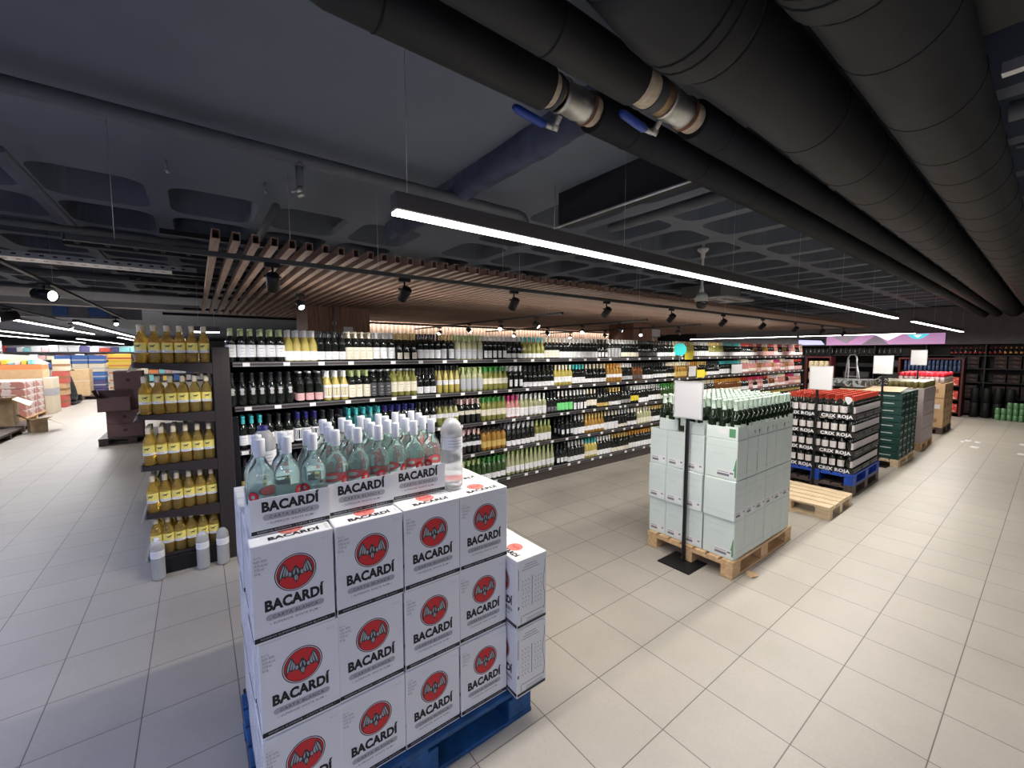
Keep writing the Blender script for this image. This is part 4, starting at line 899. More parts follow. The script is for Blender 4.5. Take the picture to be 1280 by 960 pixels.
def rum_carton():
    t = thing('rum_carton', None, 'carton'); hx, hy = CW / 2, CD / 2; F0 = -hy
    b = obj('carton_body', MB().box(-hx, hx, -hy, hy, .001, CH, 0, .0025), t, mats=MATS['white card'])
    em_, bt = emblem_meshes(.066); e = obj('emblem', em_, t, (.004, F0 - .0006, .222)); obj('bat', bt, e)
    brand_print(t, 0, CW - .004, F0 - .0002)
    mb = MB(); 
    for k, s in enumerate(('6 x 1 L', 'RUM / RON', '37,5% alc./vol', '37,5% vol', '8,5 kg')):
        l = text_mb(s, height=.0085, bold=.0); w_ = max(p[0] for p in l.v) * 2; mb.merge(l, T(-hx + .010 + w_ * .3, F0 - .0008, .300 - k * .0135) @ Matrix.Diagonal((.6, 1, 1, 1)))
    obj('contents_print', mb, t, mats=MATS['grey ink'])
    l = text_mb('6 x 1 L', height=.008); obj('corner_print', MB().merge(l, T(hx - .028, F0 - .0008, .316) @ Matrix.Diagonal((.75, 1, 1, 1))), t, mats=MATS['light grey ink'])
    # top print
    tp = MB(); RX = Matrix.Rotation(R(-90), 4, 'X')
    tl = text_mb('BACARDÍ', width=.165, height=.026, bold=.05, spacing=1.05)
    obj('top_lettering', MB().merge(tl, T(.01, -.072, CH + .0006) @ RX), t, mats=MATS['black ink'])
    td = MB(); td.merge(disc(.040, 28, y=0, m=0), T(.004, -.008, CH + .0006) @ RX); td.merge(disc(.036, 28, y=0, m=1), T(.004, -.008, CH + .0009) @ RX)
    from mathutils.geometry import tessellate_polygon
    P_ = bat_shapes(.032); tr = tessellate_polygon([[Vector((x, z, 0)) for x, z in P_]]); td.add([(x + .004, z - .008, CH + .0012) for x, z in P_], [tuple(q_) for q_ in tr], 2)
    obj('top_emblem', td, t, mats=[mat('faded red', (.55, .12, .10), .55), mat('pale faded red', (.66, .20, .17), .55), mat('faded bat', (.50, .10, .09), .55)])
    ls = MB(); ls.box(-hx + .002, hx - .002, -.0008, .0008, CH, CH + .0005); 
    for k in range(3): ls.box(hx - .018 + k * .004, hx - .0165 + k * .004, -.080, -.03, CH, CH + .0005)
    obj('lid_seam', ls, t, mats=MATS['light grey ink'])
    # end panels: leaf pattern either side of a centre line, curved tear line
    ep = MB()
    for sg in (-1, 1):
        def Q(y, z, dy, dz, m=0, sl=0.0):
            X_ = sg * (hx + .0006); v = [(X_, y - dy, z - dz - sl), (X_, y + dy, z - dz + sl), (X_, y + dy, z + dz + sl), (X_, y - dy, z + dz - sl)]; ep.add(v, [(0, 1, 2, 3)], m)
        Q(0, .175, .0016, .075)
        for k in range(7):
            for c in (-.058, -.040, -.022, .022, .040, .058):
                Q(c, .110 + k * .021, .0055, .0022, 1, .006 * (1 if (k + int(c * 1000)) % 2 else -1))
        for k in range(3): Q(-.01, .292 + k * .012, .055 - .01 * k, .002, 1)
        for k in range(2): Q(.02, .028 + k * .012, .055, .002, 1)
        Q(0, .0165, hy - .003, .007); Q(.01, .062, .072, .0012); Q(-.068, .045, .0012, .018)
        Q(-.085, .11, .004, .008, 0); Q(-.085, .25, .0015, .05, 0)
        for q_ in range(16): Q(.078 + .006 * math.sin(q_ * .55), .06 + q_ * .016, .0013, .0085, 0)
    obj('end_panel_print', ep, t, mats=[mat('near black ink', (.03, .03, .035), .6), mat('mid grey ink', (.36, .36, .38), .6)])
    return t
RC = Proto(rum_carton); rnd = random.Random(11)
TIER = ['bottom', 'middle', 'top']; COLN = ['left', 'second', 'third', 'right']; ROWN = ['front', 'second-row', 'third-row', 'rear']
for k in range(3):
    for j in range(4):
        for i in range(4):
            x = X0B + CW / 2 + i * (CW + .004) + rnd.uniform(-.003, .003) + (.006 if k < 2 and i < 1 else 0); y = Y0B + CD / 2 + j * (CD + .005) + rnd.uniform(-.003, .003) + (.0 if k == 2 else .006)
            RC.put((x, y, ZB + k * (CH + .004)), R(rnd.uniform(-.8, .8)), f'white rum carton with red emblem, {TIER[k]} tier, {COLN[i]} column, {ROWN[j]} position', 'white rum cartons on the blue pallet')
xr = X0B + 4 * (CW + .004) + .004
for k in range(2):
    for j in range(3):
        RC.put((xr + CD / 2, 1.495 + CW / 2 + j * (CW + .004), ZB + k * (CH + .004)), R(-90 + rnd.uniform(-.6, .6)), f'white rum carton turned endways at right, {("lower", "upper")[k]} tier, {("front", "middle", "rear")[j]} one', 'white rum cartons on the blue pallet')
# display trays on top
def rum_tray():
    t = thing('display_tray', None, 'tray'); hx, hy = CW / 2, CD / 2; h = .128; w_ = .003
    mb = MB(); mb.box(-hx, hx, -hy, hy, .001, .004); mb.box(-hx, hx, -hy, -hy + w_, .004, h); mb.box(-hx, hx, hy - w_, hy, .004, h)
    for sg in (-1, 1):
        a = sg * hx; b = sg * (hx - w_); x0, x1 = min(a, b), max(a, b)
        v = [(x, y, z) for x in (x0, x1) for y, z in ((-hy + w_, .004), (hy - w_, .004), (hy - w_, h), (0, .075), (-hy + w_, h))]
        mb.add(v, [(0, 1, 3), (0, 3, 4), (1, 2, 3), (5, 8, 6), (5, 9, 8), (6, 8, 7), (4, 3, 8, 9), (3, 2, 7, 8), (2, 1, 6, 7), (0, 4, 9, 5), (0, 5, 6, 1)])
    obj('tray_body', mb, t, mats=MATS['white card'])
    brand_print(t, 0, CW - .004, -hy - .0002, True)
    return t
RT = Proto(rum_tray)
def rum_bottle():
    t = thing('rum_bottle', None, 'bottle'); r = .0425
    pr = [(0, .008), (r * .8, .0), (r, .008), (r, .185), (r * .97, .198), (r * .80, .222), (r * .52, .240), (.0180, .252), (.0155, .262), (.0150, .285), (0, .285)]
    obj('glass_body', MB().lathe(pr, 24), t, mats=mat('rum glass', (.80, .965, .93), .02, trans=.93, ior=1.36, coat=.3))
    obj('cap', MB().lathe([(.0165, .264), (.0170, .268), (.0170, .322), (.0160, .326), (0, .327)], 20), t, mats=mat('cap pearl', (.74, .76, .80), .4))
    l = MB(); r_ = r + .0007; c = -math.pi / 2
    l.lathe([(r_, .045), (r_, .118)], 14, 0, a0=c - .62, a1=c + .62)
    for i in range(7): l.lathe([(r_ + .0004, .076), (r_ + .0004, .085)], 1, 1, a0=c - .50 + i * .145, a1=c - .41 + i * .145)
    l.lathe([(r_ + .0004, .060), (r_ + .0004, .066)], 6, 2, a0=c - .35, a1=c + .35)
    lb_ = obj('label', l, t, mats=[MATS['label white'], MATS['black ink'], MATS['grey ink']])
    d = MB()
    for rr, m_, off in ((.0185, 0, .0009), (.0165, 1, .0012), (.007, 2, .0015)):
        n = 20; v = [((r_ + off) * math.cos(c), (r_ + off) * math.sin(c), .130)]
        for q_ in range(n):
            a = 2 * math.pi * q_ / n; an = c + rr * math.cos(a) / r_; v.append(((r_ + off) * math.cos(an), (r_ + off) * math.sin(an), .130 + rr * math.sin(a)))
        d.add(v, [(0, 1 + q_, 1 + (q_ + 1) % n) for q_ in range(n)], m_)
    obj('label_emblem', d, lb_, mats=[MATS['emblem maroon'], MATS['emblem red'], MATS['bat silver']])
    return t
RB = Proto(rum_bottle); zt = ZB + 3 * (CH + .004)
trays = [(.119 + CW / 2, 1.642, 0, 'left front'), (.372 + CW / 2 + .006, 1.662, 0, 'middle front'), (.632 + CW / 2, 1.683, 0, 'right front'), (.40 + CW / 2, 1.872, 1, 'middle rear'), (.665 + CW / 2, 1.893, 1, 'right rear')]
for x, y0, rowi, nm in trays:
    RT.put((x, y0 + CD / 2, zt), R(.6 if 'left' in nm else -.5), f'open white cut-down carton tray of rum bottles, {nm} of the five', 'cut-down rum trays on the stack')
    for j in range(2):
        for i in range(3):
            RB.put((x - .086 + i * .086 + rnd.uniform(-.0015, .0015), y0 + .048 + j * .092 + rnd.uniform(-.002, .002), zt + .0045), rnd.uniform(-1.0, 1.0), f'clear rum bottle with pearl cap, {nm} tray, {("left", "middle", "right")[i]} of {("front", "rear")[j]} pair row'.replace(' pair', ''), 'rum bottles in the cut-down trays')
# clear plastic bottles on the stack
b_ = pet(.335, .052); b_.location = (.935, 1.70, zt + .001); tag(b_, 'clear domed plastic bottle standing right of the trays on the rum cartons', None, 'plastic water bottles')
b_ = pet(.33, .045, 'cap navy'); b_.location = (.20, 1.93, zt + .001); tag(b_, 'clear plastic bottle with navy cap behind the left rum tray', None, 'plastic water bottles')
sign_stand('bare black square post behind the rum pallet, left side', .14, 2.47, 0, 1.53, 0, 0, .26, True, plate_x=.11)

# ------------------------------------------------------------------ mint carton display
PX0, PY0 = 3.39, 1.50
pallet('pallet', 'orange-brown wooden pallet under the mint wine cartons', (PX0, PY0, 0), 1.22, .80, 'pallet wood')
MH = .333
mat('mint card', (.66, .74, .70), .55, noise=.03, nscale=3); mat('mint line', (.42, .50, .47), .6); mat('bottle print green', (.10, .28, .13), .5)
def mint_carton(w_, d_):
    t = thing('wine_carton', None, 'carton'); hx, hy = w_ / 2, d_ / 2        # front faces -Y
    obj('carton_body', MB().box(-hx, hx, -hy, hy, .001, MH - .002, 0, .004), t, mats=MATS['mint card'])
    for sgn, nm in ((-1, 'front'),):
        y = -hy - .0006
        s = obj('sticker', MB().box(-hx * .25 if w_ > .22 else -hx * .75, hx * .85, y - .0004, y, .022, .082), t, mats=MATS['white card'])
        mb = MB(); x0 = -hx * .2 if w_ > .22 else -hx * .70
        mb.box(x0, x0 + hx * .75, y - .0008, y - .0004, .030, .050); mb.box(x0, x0 + hx * .70, y - .0008, y - .0004, .060, .065); mb.box(hx * .58, hx * .80, y - .0008, y - .0004, .052, .066)
        obj('print', mb, s, mats=MATS['grey ink'])
    mb = MB(); mb.box(-hx + .004, hx - .004, -hy - .0006, -hy, .268, .2695); mb.box(-hx * .6, hx * .4, -hy - .0006, -hy, .20, .2012); mb.box(-hx * .6, hx * .3, -hy - .0006, -hy, .21, .2112)
    mb.box(hx, hx + .0006, -hy + .004, hy - .004, .055, .0565); mb.box(-hx - .0006, -hx, -hy + .004, hy - .004, .055, .0565); obj('fold_lines', mb, t, mats=MATS['mint line'])
    if w_ > .22:
        mb = MB(); y = -hy - .0007; mb.add([(hx - .045, y, .03), (hx - .004, y, .03), (hx - .004, y, .19), (hx - .012, y, .17), (hx - .022, y, .11)], [(0, 1, 2, 3, 4)]); obj('bottle_picture', mb, t, mats=MATS['bottle print green'])
    return t
M1 = Proto(lambda: mint_carton(.262, .183)); M2 = Proto(lambda: mint_carton(.172, .262)); M3 = Proto(lambda: mint_carton(.183, .262))
lv = ['bottom', 'middle', 'top']
for k in range(3):
    z = .145 + k * MH; dx = rnd.uniform(-.01, .01)
    for j in range(6):   # column along the right-hand face; in the middle tier they are turned to face right
        if k != 1: M1.put((PX0 + .025 + .0925 + j * .190 + dx, PY0 + .012 + .131, z), R(-90 + rnd.uniform(-1, 1)), f'mint wine carton on the aisle-side face, {lv[k]} tier, {ORD[j]} from the near corner', 'mint wine cartons')
        else: M3.put((PX0 + .025 + .0925 + j * .190 + dx, PY0 + .008 + .131, z), R(rnd.uniform(-1.5, 1.5)), f'mint wine carton on the aisle-side face, {lv[k]} tier, {ORD[j]} from the near corner', 'mint wine cartons')
    for i in range(3):
        for j in range(4):
            if j > 0 and k < 2: continue
            M2.put((PX0 + .025 + .131 + j * .275 + dx, PY0 + .285 + .086 + i * .177, z), R(-90 + rnd.uniform(-1, 1)), f'mint wine carton on the pole-side face, {lv[k]} tier, {ORD[i]} after the corner' + (f', {ORD[j]} deep' if j else ''), 'mint wine cartons')
def mint_tray():
    t = thing('display_tray', None, 'tray'); hx, hy = .128, .090; w_ = .003; mb = MB(); rn = random.Random(4)
    mb.box(-hx, hx, -hy, hy, .001, .004)
    for (x0, x1, y0, y1) in ((-hx, hx, -hy, -hy + w_), (-hx, hx, hy - w_, hy), (-hx, -hx + w_, -hy + w_, hy - w_), (hx - w_, hx, -hy + w_, hy - w_)):
        mb.box(x0, x1, y0, y1, .004, .098)
        if x1 - x0 > .1:
            for q_ in range(9): a = x0 + (x1 - x0) * q_ / 9; mb.box(a, a + (x1 - x0) / 9, y0, y1, .098, .098 + rn.uniform(.001, .010))
        else:
            for q_ in range(6): a = y0 + (y1 - y0) * q_ / 6; mb.box(x0, x1, a, a + (y1 - y0) / 6, .098, .098 + rn.uniform(.001, .010))
    obj('tray_body', mb, t, mats=MATS['mint card']); s = MB()
    s.box(-.03, .04, -hy - .001, -hy, .045, .085); obj('sticker', s, t, mats=MATS['white card']); p_ = MB(); p_.box(.06, .11, -hy - .001, -hy, .02, .09); obj('bottle_picture', p_, t, mats=MATS['bottle print green']); return t
MT = Proto(mint_tray)
def mint_bottle():
    t = thing('mint_capped_bottle', None, 'bottle'); pr = neck_profile('burgundy', .315, .039); obj('glass_body', MB().lathe(pr, 14), t, mats=mat('deep green glass', (.007, .014, .006), .06, coat=.4))
    c = MB(); c.lathe([(.0190, .232), (.0165, .262), (.0160, .298), (.0175, .300), (.0175, .3155), (0, .3165)], 12); obj('capsule', c, t, mats=MATS['cap mint'])
    l = MB(); l.lathe([(.0415, .05), (.0415, .12)], 8, a0=-math.pi / 2 - 1, a1=-math.pi / 2 + 1); obj('label', l, t, mats=mat('label pale mint', (.62, .72, .62), .6)); return t
MBt = Proto(mint_bottle); zt2 = .145 + 3 * MH; n_ = 0
zt2 += .001
for i in range(3):
    for j in range(6):
        if i == 0: cx_, cy_, rz_ = PX0 + .025 + .095 + j * .190, PY0 + .012 + .131, R(-90)
        elif j < 4: cx_, cy_, rz_ = PX0 + .155 + j * .275, PY0 + .285 + .097 + (i - 1) * .245, 0
        else: continue
        MT.put((cx_, cy_, zt2), rz_ + R(rnd.uniform(-1, 1)), f'cut mint tray holding dark wine bottles, {ORD[j]} from the near end, {("aisle-side", "middle", "wall-side")[i]} row', 'cut mint trays')
for j in range(13):
    for i in range(8):
        x = PX0 + .025 + .05 + j * .0895 + rnd.uniform(-.002, .002); y = PY0 + .055 + i * .0925 + rnd.uniform(-.002, .002)
        MBt.put((x, y, zt2 + .005), rnd.uniform(-.6, .6), f'dark wine bottle with mint capsule, {ORD[j]} along the aisle, {ORD[i]} row in from it', 'mint-capped wine bottles on the pallet')
sign_stand('blank white sign on a black pole before the mint carton pallet', 3.353, 1.905, 1.295, 1.60, 1.776, 2.02, .30, plate_x=-.02)
t = thing('crumpled_wrapper', 'crumpled brown paper scrap on the floor by the pallet corner', 'litter', UZ(940, 720)); mb = MB(); mb.add([(-.05, -.01, .002), (.04, -.04, .004), (.06, .02, .012), (.01, .045, .03), (-.04, .03, .012), (0, 0, .026), (-.03, -.03, .018)], [(0, 6, 5), (6, 1, 5), (1, 2, 5), (2, 3, 5), (3, 4, 5), (4, 0, 5), (0, 1, 6)]); obj('paper', mb, t, mats=MATS['kraft card'])

# ------------------------------------------------------------------ empty pallet, crix roja display
pallet('pallet', 'empty pale wooden pallet on the floor behind the mint carton pallet', (6.28, 1.42, 0), .90, .80, 'pale pallet wood', rz=R(90), gaps=.03, nb=5)
CX0, CY0 = 6.60, 1.49
pallet('pallet', 'grey lower pallet underneath the bright blue one', (CX0, CY0, 0), 1.25, .84, 'grey pallet wood' if 'grey pallet wood' in MATS else 'dark pallet wood')
t = pallet('pallet', 'bright blue pallet under the red-capped wine trays', (CX0, CY0, .145), 1.25, .84, 'bright blue paint')
ZC = .291; TH = .235
def roja_bottle(full=True):
    t = thing('red_capped_bottle' if full else 'labelled_bottle', None, 'bottle'); h = .30 if full else .222
    pr = neck_profile('bordeaux', .30, .038) if full else [(0, .004), (.032, 0), (.038, .008), (.038, .165), (.034, .185), (.020, .205), (.015, .222), (0, .222)]
    obj('glass_body', MB().lathe(pr, 12), t, mats=MATS['black glass'])
    l = MB(); l.lathe([(.0388, .075), (.0388, .160)], 10, a0=-math.pi / 2 - 1.25, a1=-math.pi / 2 + 1.25); obj('label', l, t, mats=mat('label plain white', (.66, .62, .62), .6))
    if full:
        c = MB(); c.lathe([(.0170, .225), (.0158, .25), (.0158, .288), (.0172, .290), (.0172, .3005), (0, .3012)], 12); obj('capsule', c, t, mats=mat('cap brick red', (.50, .055, .03), .4))
    return t
RF = Proto(lambda: roja_bottle(True)); RS = Proto(lambda: roja_bottle(False))
def roja_tray():
    t = thing('wine_tray', None, 'tray'); hx, hy = .20, .20; w_ = .004; h = .066; mb = MB()
    mb.box(-hx, hx, -hy, hy, .001, .004); mb.box(-hx, hx, -hy, -hy + w_, .004, h); mb.box(-hx, hx, hy - w_, hy, .004, h); mb.box(-hx, -hx + w_, -hy + w_, hy - w_, .004, h); mb.box(hx - w_, hx, -hy + w_, hy - w_, .004, h)
    obj('tray_body', mb, t, mats=mat('black card', (.02, .018, .02), .6))
    lt = MB(); tx = text_mb('CRIX ROJA', width=.34, height=.040, bold=.045, spacing=1.1); lt.merge(tx, T(0, -hy - .001, .012)); obj('tray_lettering', lt, t, mats=MATS['label white'])
    s = MB(); s.merge(text_mb('CRIX ROJA', width=.30, height=.018, bold=.02, spacing=1.1), T(0, 0, .02) @ T(hx + .001, 0, 0) @ Matrix.Rotation(R(90), 4, 'Z')); 
    for q_ in (.052, .010): s.box(hx, hx + .0006, -.18, .18, q_, q_ + .003)
    obj('side_lettering', s, t, mats=MATS['light grey ink']); return t
RTy = Proto(roja_tray); rn = ['bottom', 'second', 'third', 'top']
for k in range(4):
    z = ZC + k * TH
    for i in range(2):
        for j in range(3):
            RTy.put((CX0 + .215 + j * .408, CY0 + .215 + i * .41, z), R(-90), f'black wine tray lettered in white, {rn[k]} tier, {("aisle-side", "wall-side")[i]} row, {ORD[j]} along', 'black lettered wine trays')
    for j in range(14):
        for i in range(9):
            edge = (i == 0 or j == 0 or i == 8)
            if k < 3 and not edge: continue
            x = CX0 + .215 - .20 + .048 + j * .0885; y = CY0 + .215 - .20 + .050 + i * .0905
            if x > CX0 + 1.215: continue
            (RF if k == 3 else RS).put((x, y, z + .005), -math.pi / 2 * (0 if i == 0 else 1) + rnd.uniform(-.25, .25), f'{"red-capped" if k == 3 else "white-labelled"} wine bottle, {rn[k]} black tray tier, {ORD[i]} row, {ORD[j]} along the aisle', 'red-capped wine bottles on the blue pallet')
sign_stand('blank white sign on a black pole before the red-capped wine display', 6.50, 1.90, 1.377, 1.67, 1.742, 1.983, .28)
t = thing('price_tag', 'small round white tag stuck on the red-capped bottles', 'tag', (CX0 + .05, CY0 + .12, ZC + 3 * TH + .24)); obj('tag_card', MB().merge(disc(.05, 16), Matrix.Rotation(R(-90), 4, 'Z')).merge(disc(.05, 16, y=.002), Matrix.Rotation(R(-90), 4, 'Z')), t, mats=MATS['sign white'])
# ================================================================== green crate display
GX, GY = 8.93, 1.47
pallet('pallet', 'pale plastic-grey pallet under the dark green crates', (GX - .02, GY - .01, 0), 1.24, .84, 'pale pallet wood', H_=.12)
mat('crate green', (.010, .055, .045), .5); mat('crate slot', (.50, .55, .52), .5)
def crate(w_, d_):
    t = thing('bottle_crate', None, 'crate'); hx, hy, h = w_ / 2, d_ / 2, .116; mb = MB()
    mb.box(-hx, hx, -hy, hy, .001, h - .004, 0, .004)
    for x0, x1, y0, y1 in ((-hx - .004, hx + .004, -hy - .004, -hy + .006), (-hx - .004, hx + .004, hy - .006, hy + .004), (-hx - .004, -hx + .006, -hy + .006, hy - .006), (hx - .006, hx + .004, -hy + .006, hy - .006)): mb.box(x0, x1, y0, y1, h - .022, h - .003, 0, .002)
    for sx in (-1, 1):
        for sy in (-1, 1): mb.box(sx * hx - .012, sx * hx + .012, sy * hy - .012, sy * hy + .012, .001, h - .003, 0, .003)
    obj('crate_body', mb, t, mats=MATS['crate green'])
    mb = MB()
    mb.box(-hx * .6, hx * .6, -hy - .0055, -hy - .0008, h - .058, h - .044); mb.box(-hx - .0055, -hx - .0008, -hy * .55, hy * .55, h - .058, h - .044); obj('handle_slot', mb, t, mats=MATS['crate slot']); return t
CR = Proto(lambda: crate(.285, .385))
for k in range(9):
    for j in range(4):
        for i in range(2):
            if j > 0 and i > 0 and k < 8: continue
            CR.put((GX + .15 + j * .298, GY + .20 + i * .402, .121 + k * .121), R(rnd.uniform(-.8, .8)), f'dark green crate, {ORD[k]} layer from the floor, {("aisle", "wall")[i]} side, {ORD[j]} along', 'stacked dark green crates')
zt3 = .121 + 9 * .121
tag(obj('cardboard_sheet', MB().box(0, .62, 0, .80, 0, .006, 0, .001), None, (GX - .03, GY + .02, zt3 + .012), mats=MATS['pale kraft'], rot=(R(0), R(-4), R(1))), 'pale cardboard sheet lying on top of the green crates', 'cardboard')
t = thing('flattened_carton', 'grey printed carton with black swirls, on the wall side of the green crates', 'carton', (GX + .1, GY + .60, zt3 + .055)); obj('carton_body', MB().box(-.1, .5, -.12, .42, 0, .12, 0, .004), t, mats=box_pattern('swirl print', (.30, .31, .31), (.03, .03, .03), 14, .5))
# pallet behind the crates: pinkish cartons with olive cans
HX, HY = 10.75, 1.47
pallet('pallet', 'wooden pallet behind the green crates, under pinkish cartons', (HX, HY, 0), 1.2, .84, 'pallet wood')
def plain_carton(w_, d_, h, body, inkm=None, name='carton', bands=True, lab=None):
    t = thing(name, None, 'carton'); hx, hy = w_ / 2, d_ / 2
    obj('carton_body', MB().box(-hx, hx, -hy, hy, .001, h - .002, 0, .004), t, mats=MATS[body])
    mb = MB(); mb.box(-hx - .0008, hx + .0008, -.022, .022, h - .06, h - .001); mb.box(-.001 - hx, hx + .001, -.003, .003, .02, h - .06); obj('tape', mb, t, mats=mat('parcel tape', (.42, .30, .19), .35))
    if inkm:
        mb = MB(); mb.box(-hx * .55, hx * .55, -hy - .0008, -hy, h * .35, h * .62); mb.box(-hx * .35, hx * .35, -hy - .0008, -hy, h * .70, h * .76); mb.box(-hx - .0008, -hx, -hy * .5, hy * .5, h * .35, h * .62); obj('print', mb, t, mats=MATS[inkm])
    return t
mat('pinkish card', (.50, .42, .42), .6, noise=.08); mat('brown ink', (.30, .17, .08), .7)
PK = Proto(lambda: plain_carton(.39, .27, .26, 'pinkish card', 'light grey ink'))
for k in range(4):
    for j in range(3):
        for i in range(3):
            if i > 0 and j > 0 and k < 3: continue
            PK.put((HX + .2 + j * .395, HY + .14 + i * .275, .145 + k * .26), R(rnd.uniform(-1, 1)), f'pinkish grey carton behind the crates, {rn[k]} tier, {ORD[i]} from the aisle, {ORD[j]} deep', 'pinkish cartons behind the crates')
mat('olive can', (.24, .21, .08), .35, .3); mat('can lid', (.55, .54, .50), .3, .8); mat('shrink film', (.5, .48, .4), .2)
def can(body, h=.165, r=.033):
    t = thing('drink_can', None, 'can'); obj('can_body', MB().lathe([(0, .002), (r * .8, .001), (r, .012), (r, h - .014), (r * .84, h - .003)], 12), t, mats=MATS[body]); obj('lid', MB().lathe([(r * .84, h - .003), (r * .86, h), (r * .8, h - .002), (0, h - .003)], 12), t, mats=MATS['can lid']); return t
OC = Proto(lambda: can('olive can', .12, .042))
for j in range(12):
    for i in range(9):
        OC.put((HX + .06 + j * .097, HY + .05 + i * .091, .146 + 4 * .26), 0, f'olive drink can on the pinkish cartons, {ORD[i]} row from the aisle, {ORD[j]} one back', 'olive cans on the pinkish cartons')
sign_stand('blank white sign above the dark green crates', 8.88, 1.71, 1.517, 1.797, 1.598, 1.829, .28)
t = thing('wreath_tag', 'dark round decorated tag standing on the green crates below the sign', 'tag', (GX + .65, GY + .38, zt3 + .05)); obj('wreath', MB().merge(disc(.09, 20), Matrix.Rotation(R(-90), 4, 'Z')).merge(disc(.09, 20, y=.01), Matrix.Rotation(R(-90), 4, 'Z')), t, (0, 0, .09), mats=box_pattern('wreath print', (.02, .02, .02), (.4, .4, .38), 40, .55)); obj('stand', MB().box(-.02, .02, -.03, .03, -.01, .02), t, mats=MATS['black metal'])
# brown carton stack with red-capped clear bottles
BX, BYB = 13.36, 1.50
pallet('pallet', 'dark wooden pallet under the tall brown cartons', (BX, BYB, 0), 1.3, .84, 'dark pallet wood')
BC = Proto(lambda: plain_carton(.42, .39, .335, 'kraft card', 'brown ink'))
for k in range(3):
    for j in range(3):
        for i in range(2):
            BC.put((BX + .22 + j * .425, BYB + .20 + i * .40, .146 + k * .336), R(rnd.uniform(-1, 1)), f'brown cardboard carton near the far racks, {TIER[k]} tier, {("aisle", "wall")[i]} side, {ORD[j]} deep', 'brown cartons near the far racks')
t = thing('paper_label', 'white printed sheets stuck on the brown carton stack', 'label', (BX - .001, BYB + .2, .58)); mb = MB(); mb.box(-.002, 0, -.14, -.03, 0, .10); mb.box(-.002, 0, .05, .14, 0, .10); obj('sheet', mb, t, mats=MATS['sign white'])
def redcap():
    t = thing('spirit_bottle', None, 'bottle'); r = .037; obj('glass_body', MB().lathe([(0, 0), (r, .004), (r, .13), (r * .5, .155), (.014, .165), (0, .165)], 10), t, mats=mat('milky glass', (.62, .52, .50), .1)); obj('cap', MB().lathe([(.034, .150), (.035, .155), (.033, .235), (0, .237)], 10), t, mats=mat('cap bright red', (.60, .02, .04), .35)); return t
RCp = Proto(redcap)
for j in range(14):
    for i in range(9):
        RCp.put((BX + .06 + j * .09, BYB + .06 + i * .088, .146 + 3 * .336 + .001), 0, f'pale bottle with bright red cap on brown cartons, {ORD[i]} row from the aisle, {ORD[j]} back', 'red-capped bottles on the brown cartons')
sign_stand('small blank white sign above the brown carton stack', 13.2, 1.94, 1.578, 1.905, 1.809, 2.065, .28)

# ------------------------------------------------------------------ far racks in front of the right-hand wall
def red_rack(lb, x, y0, y1, h, depth=.5):
    t = thing('shelf_rack', lb, 'rack', (x, y0, 0)); W = y1 - y0; M = mat('maroon metal', (.07, .009, .013), .5)
    mb = MB(); mb.box(0, depth, 0, .05, 0, h, 0, .004); mb.box(0, depth, W - .05, W, 0, h, 0, .004); obj('side_panel', mb, t, mats=M)
    obj('top_panel', MB().box(0, depth, .05, W - .05, h - .05, h, 0, .004), t, mats=M); obj('back_panel', MB().box(depth - .02, depth - .001, .05, W - .05, .0, h - .05), t, mats=MATS['shelf back'])
    zs = [.12, .50, .90, 1.30]
    for z in zs: obj('shelf', MB().box(.01, depth - .02, .05, W - .05, z - .03, z), t, mats=MATS['black metal'])
    return zs
zs = red_rack('maroon framed rack holding blue cans and red packs at the far end', 17.45, 1.62, 3.02, 1.70)
mat('can blue', (.06, .09, .19), .35, .3); mat('red pack', (.62, .05, .04), .5); mat('can silver', (.5, .52, .56), .3, .6)
BCn = Proto(lambda: can('can blue')); rk = [(17.52, 1.72 + i * .088) for i in range(14)]
for i, (x, y) in enumerate(rk):
    for s_ in range(2): BCn.put((x, y, 1.302 + s_ * .166), 0, f'blue and silver can on the maroon rack, {("lower", "upper")[s_]} layer, {ORD[i]} from the right', 'blue cans on the maroon rack')
RP = box_pattern('red pack print', (.60, .05, .04), (.75, .50, .42), 18, .58)
mbp = MB().box(0, .25, 0, .20, 0, .24, 0, .006).mesh('drink_pack', [RP])
for k, z in enumerate(zs[:3]):
    for i in range(6):
        tag(obj('drink_pack', mbp, None, (17.47, 1.70 + i * .212, z + .001)), f'red drinks pack on the maroon rack, {("lowest", "middle", "upper")[k]} shelf, {place_word(i, 6, "right", "left")}', 'pack', 'red drinks packs on the maroon rack')
zs = red_rack('maroon framed rack behind the first far sign, snack packs on top', 17.45, 4.75, 5.50, 1.72)
SP_ = box_pattern('snack print', (.45, .34, .18), (.60, .55, .40), 20, .5)
for k, z in enumerate(zs):
    for i in range(4): tag(obj('snack_pack', MB().box(0, .2, 0, .14, 0, .26, 0, .02), None, (17.5, 4.82 + i * .155, z + .001), mats=SP_), f'tan snack pack on the left maroon rack, {rn[k]} shelf, {place_word(i, 4, "right", "left")}', 'pack', 'snack packs on the left maroon rack')
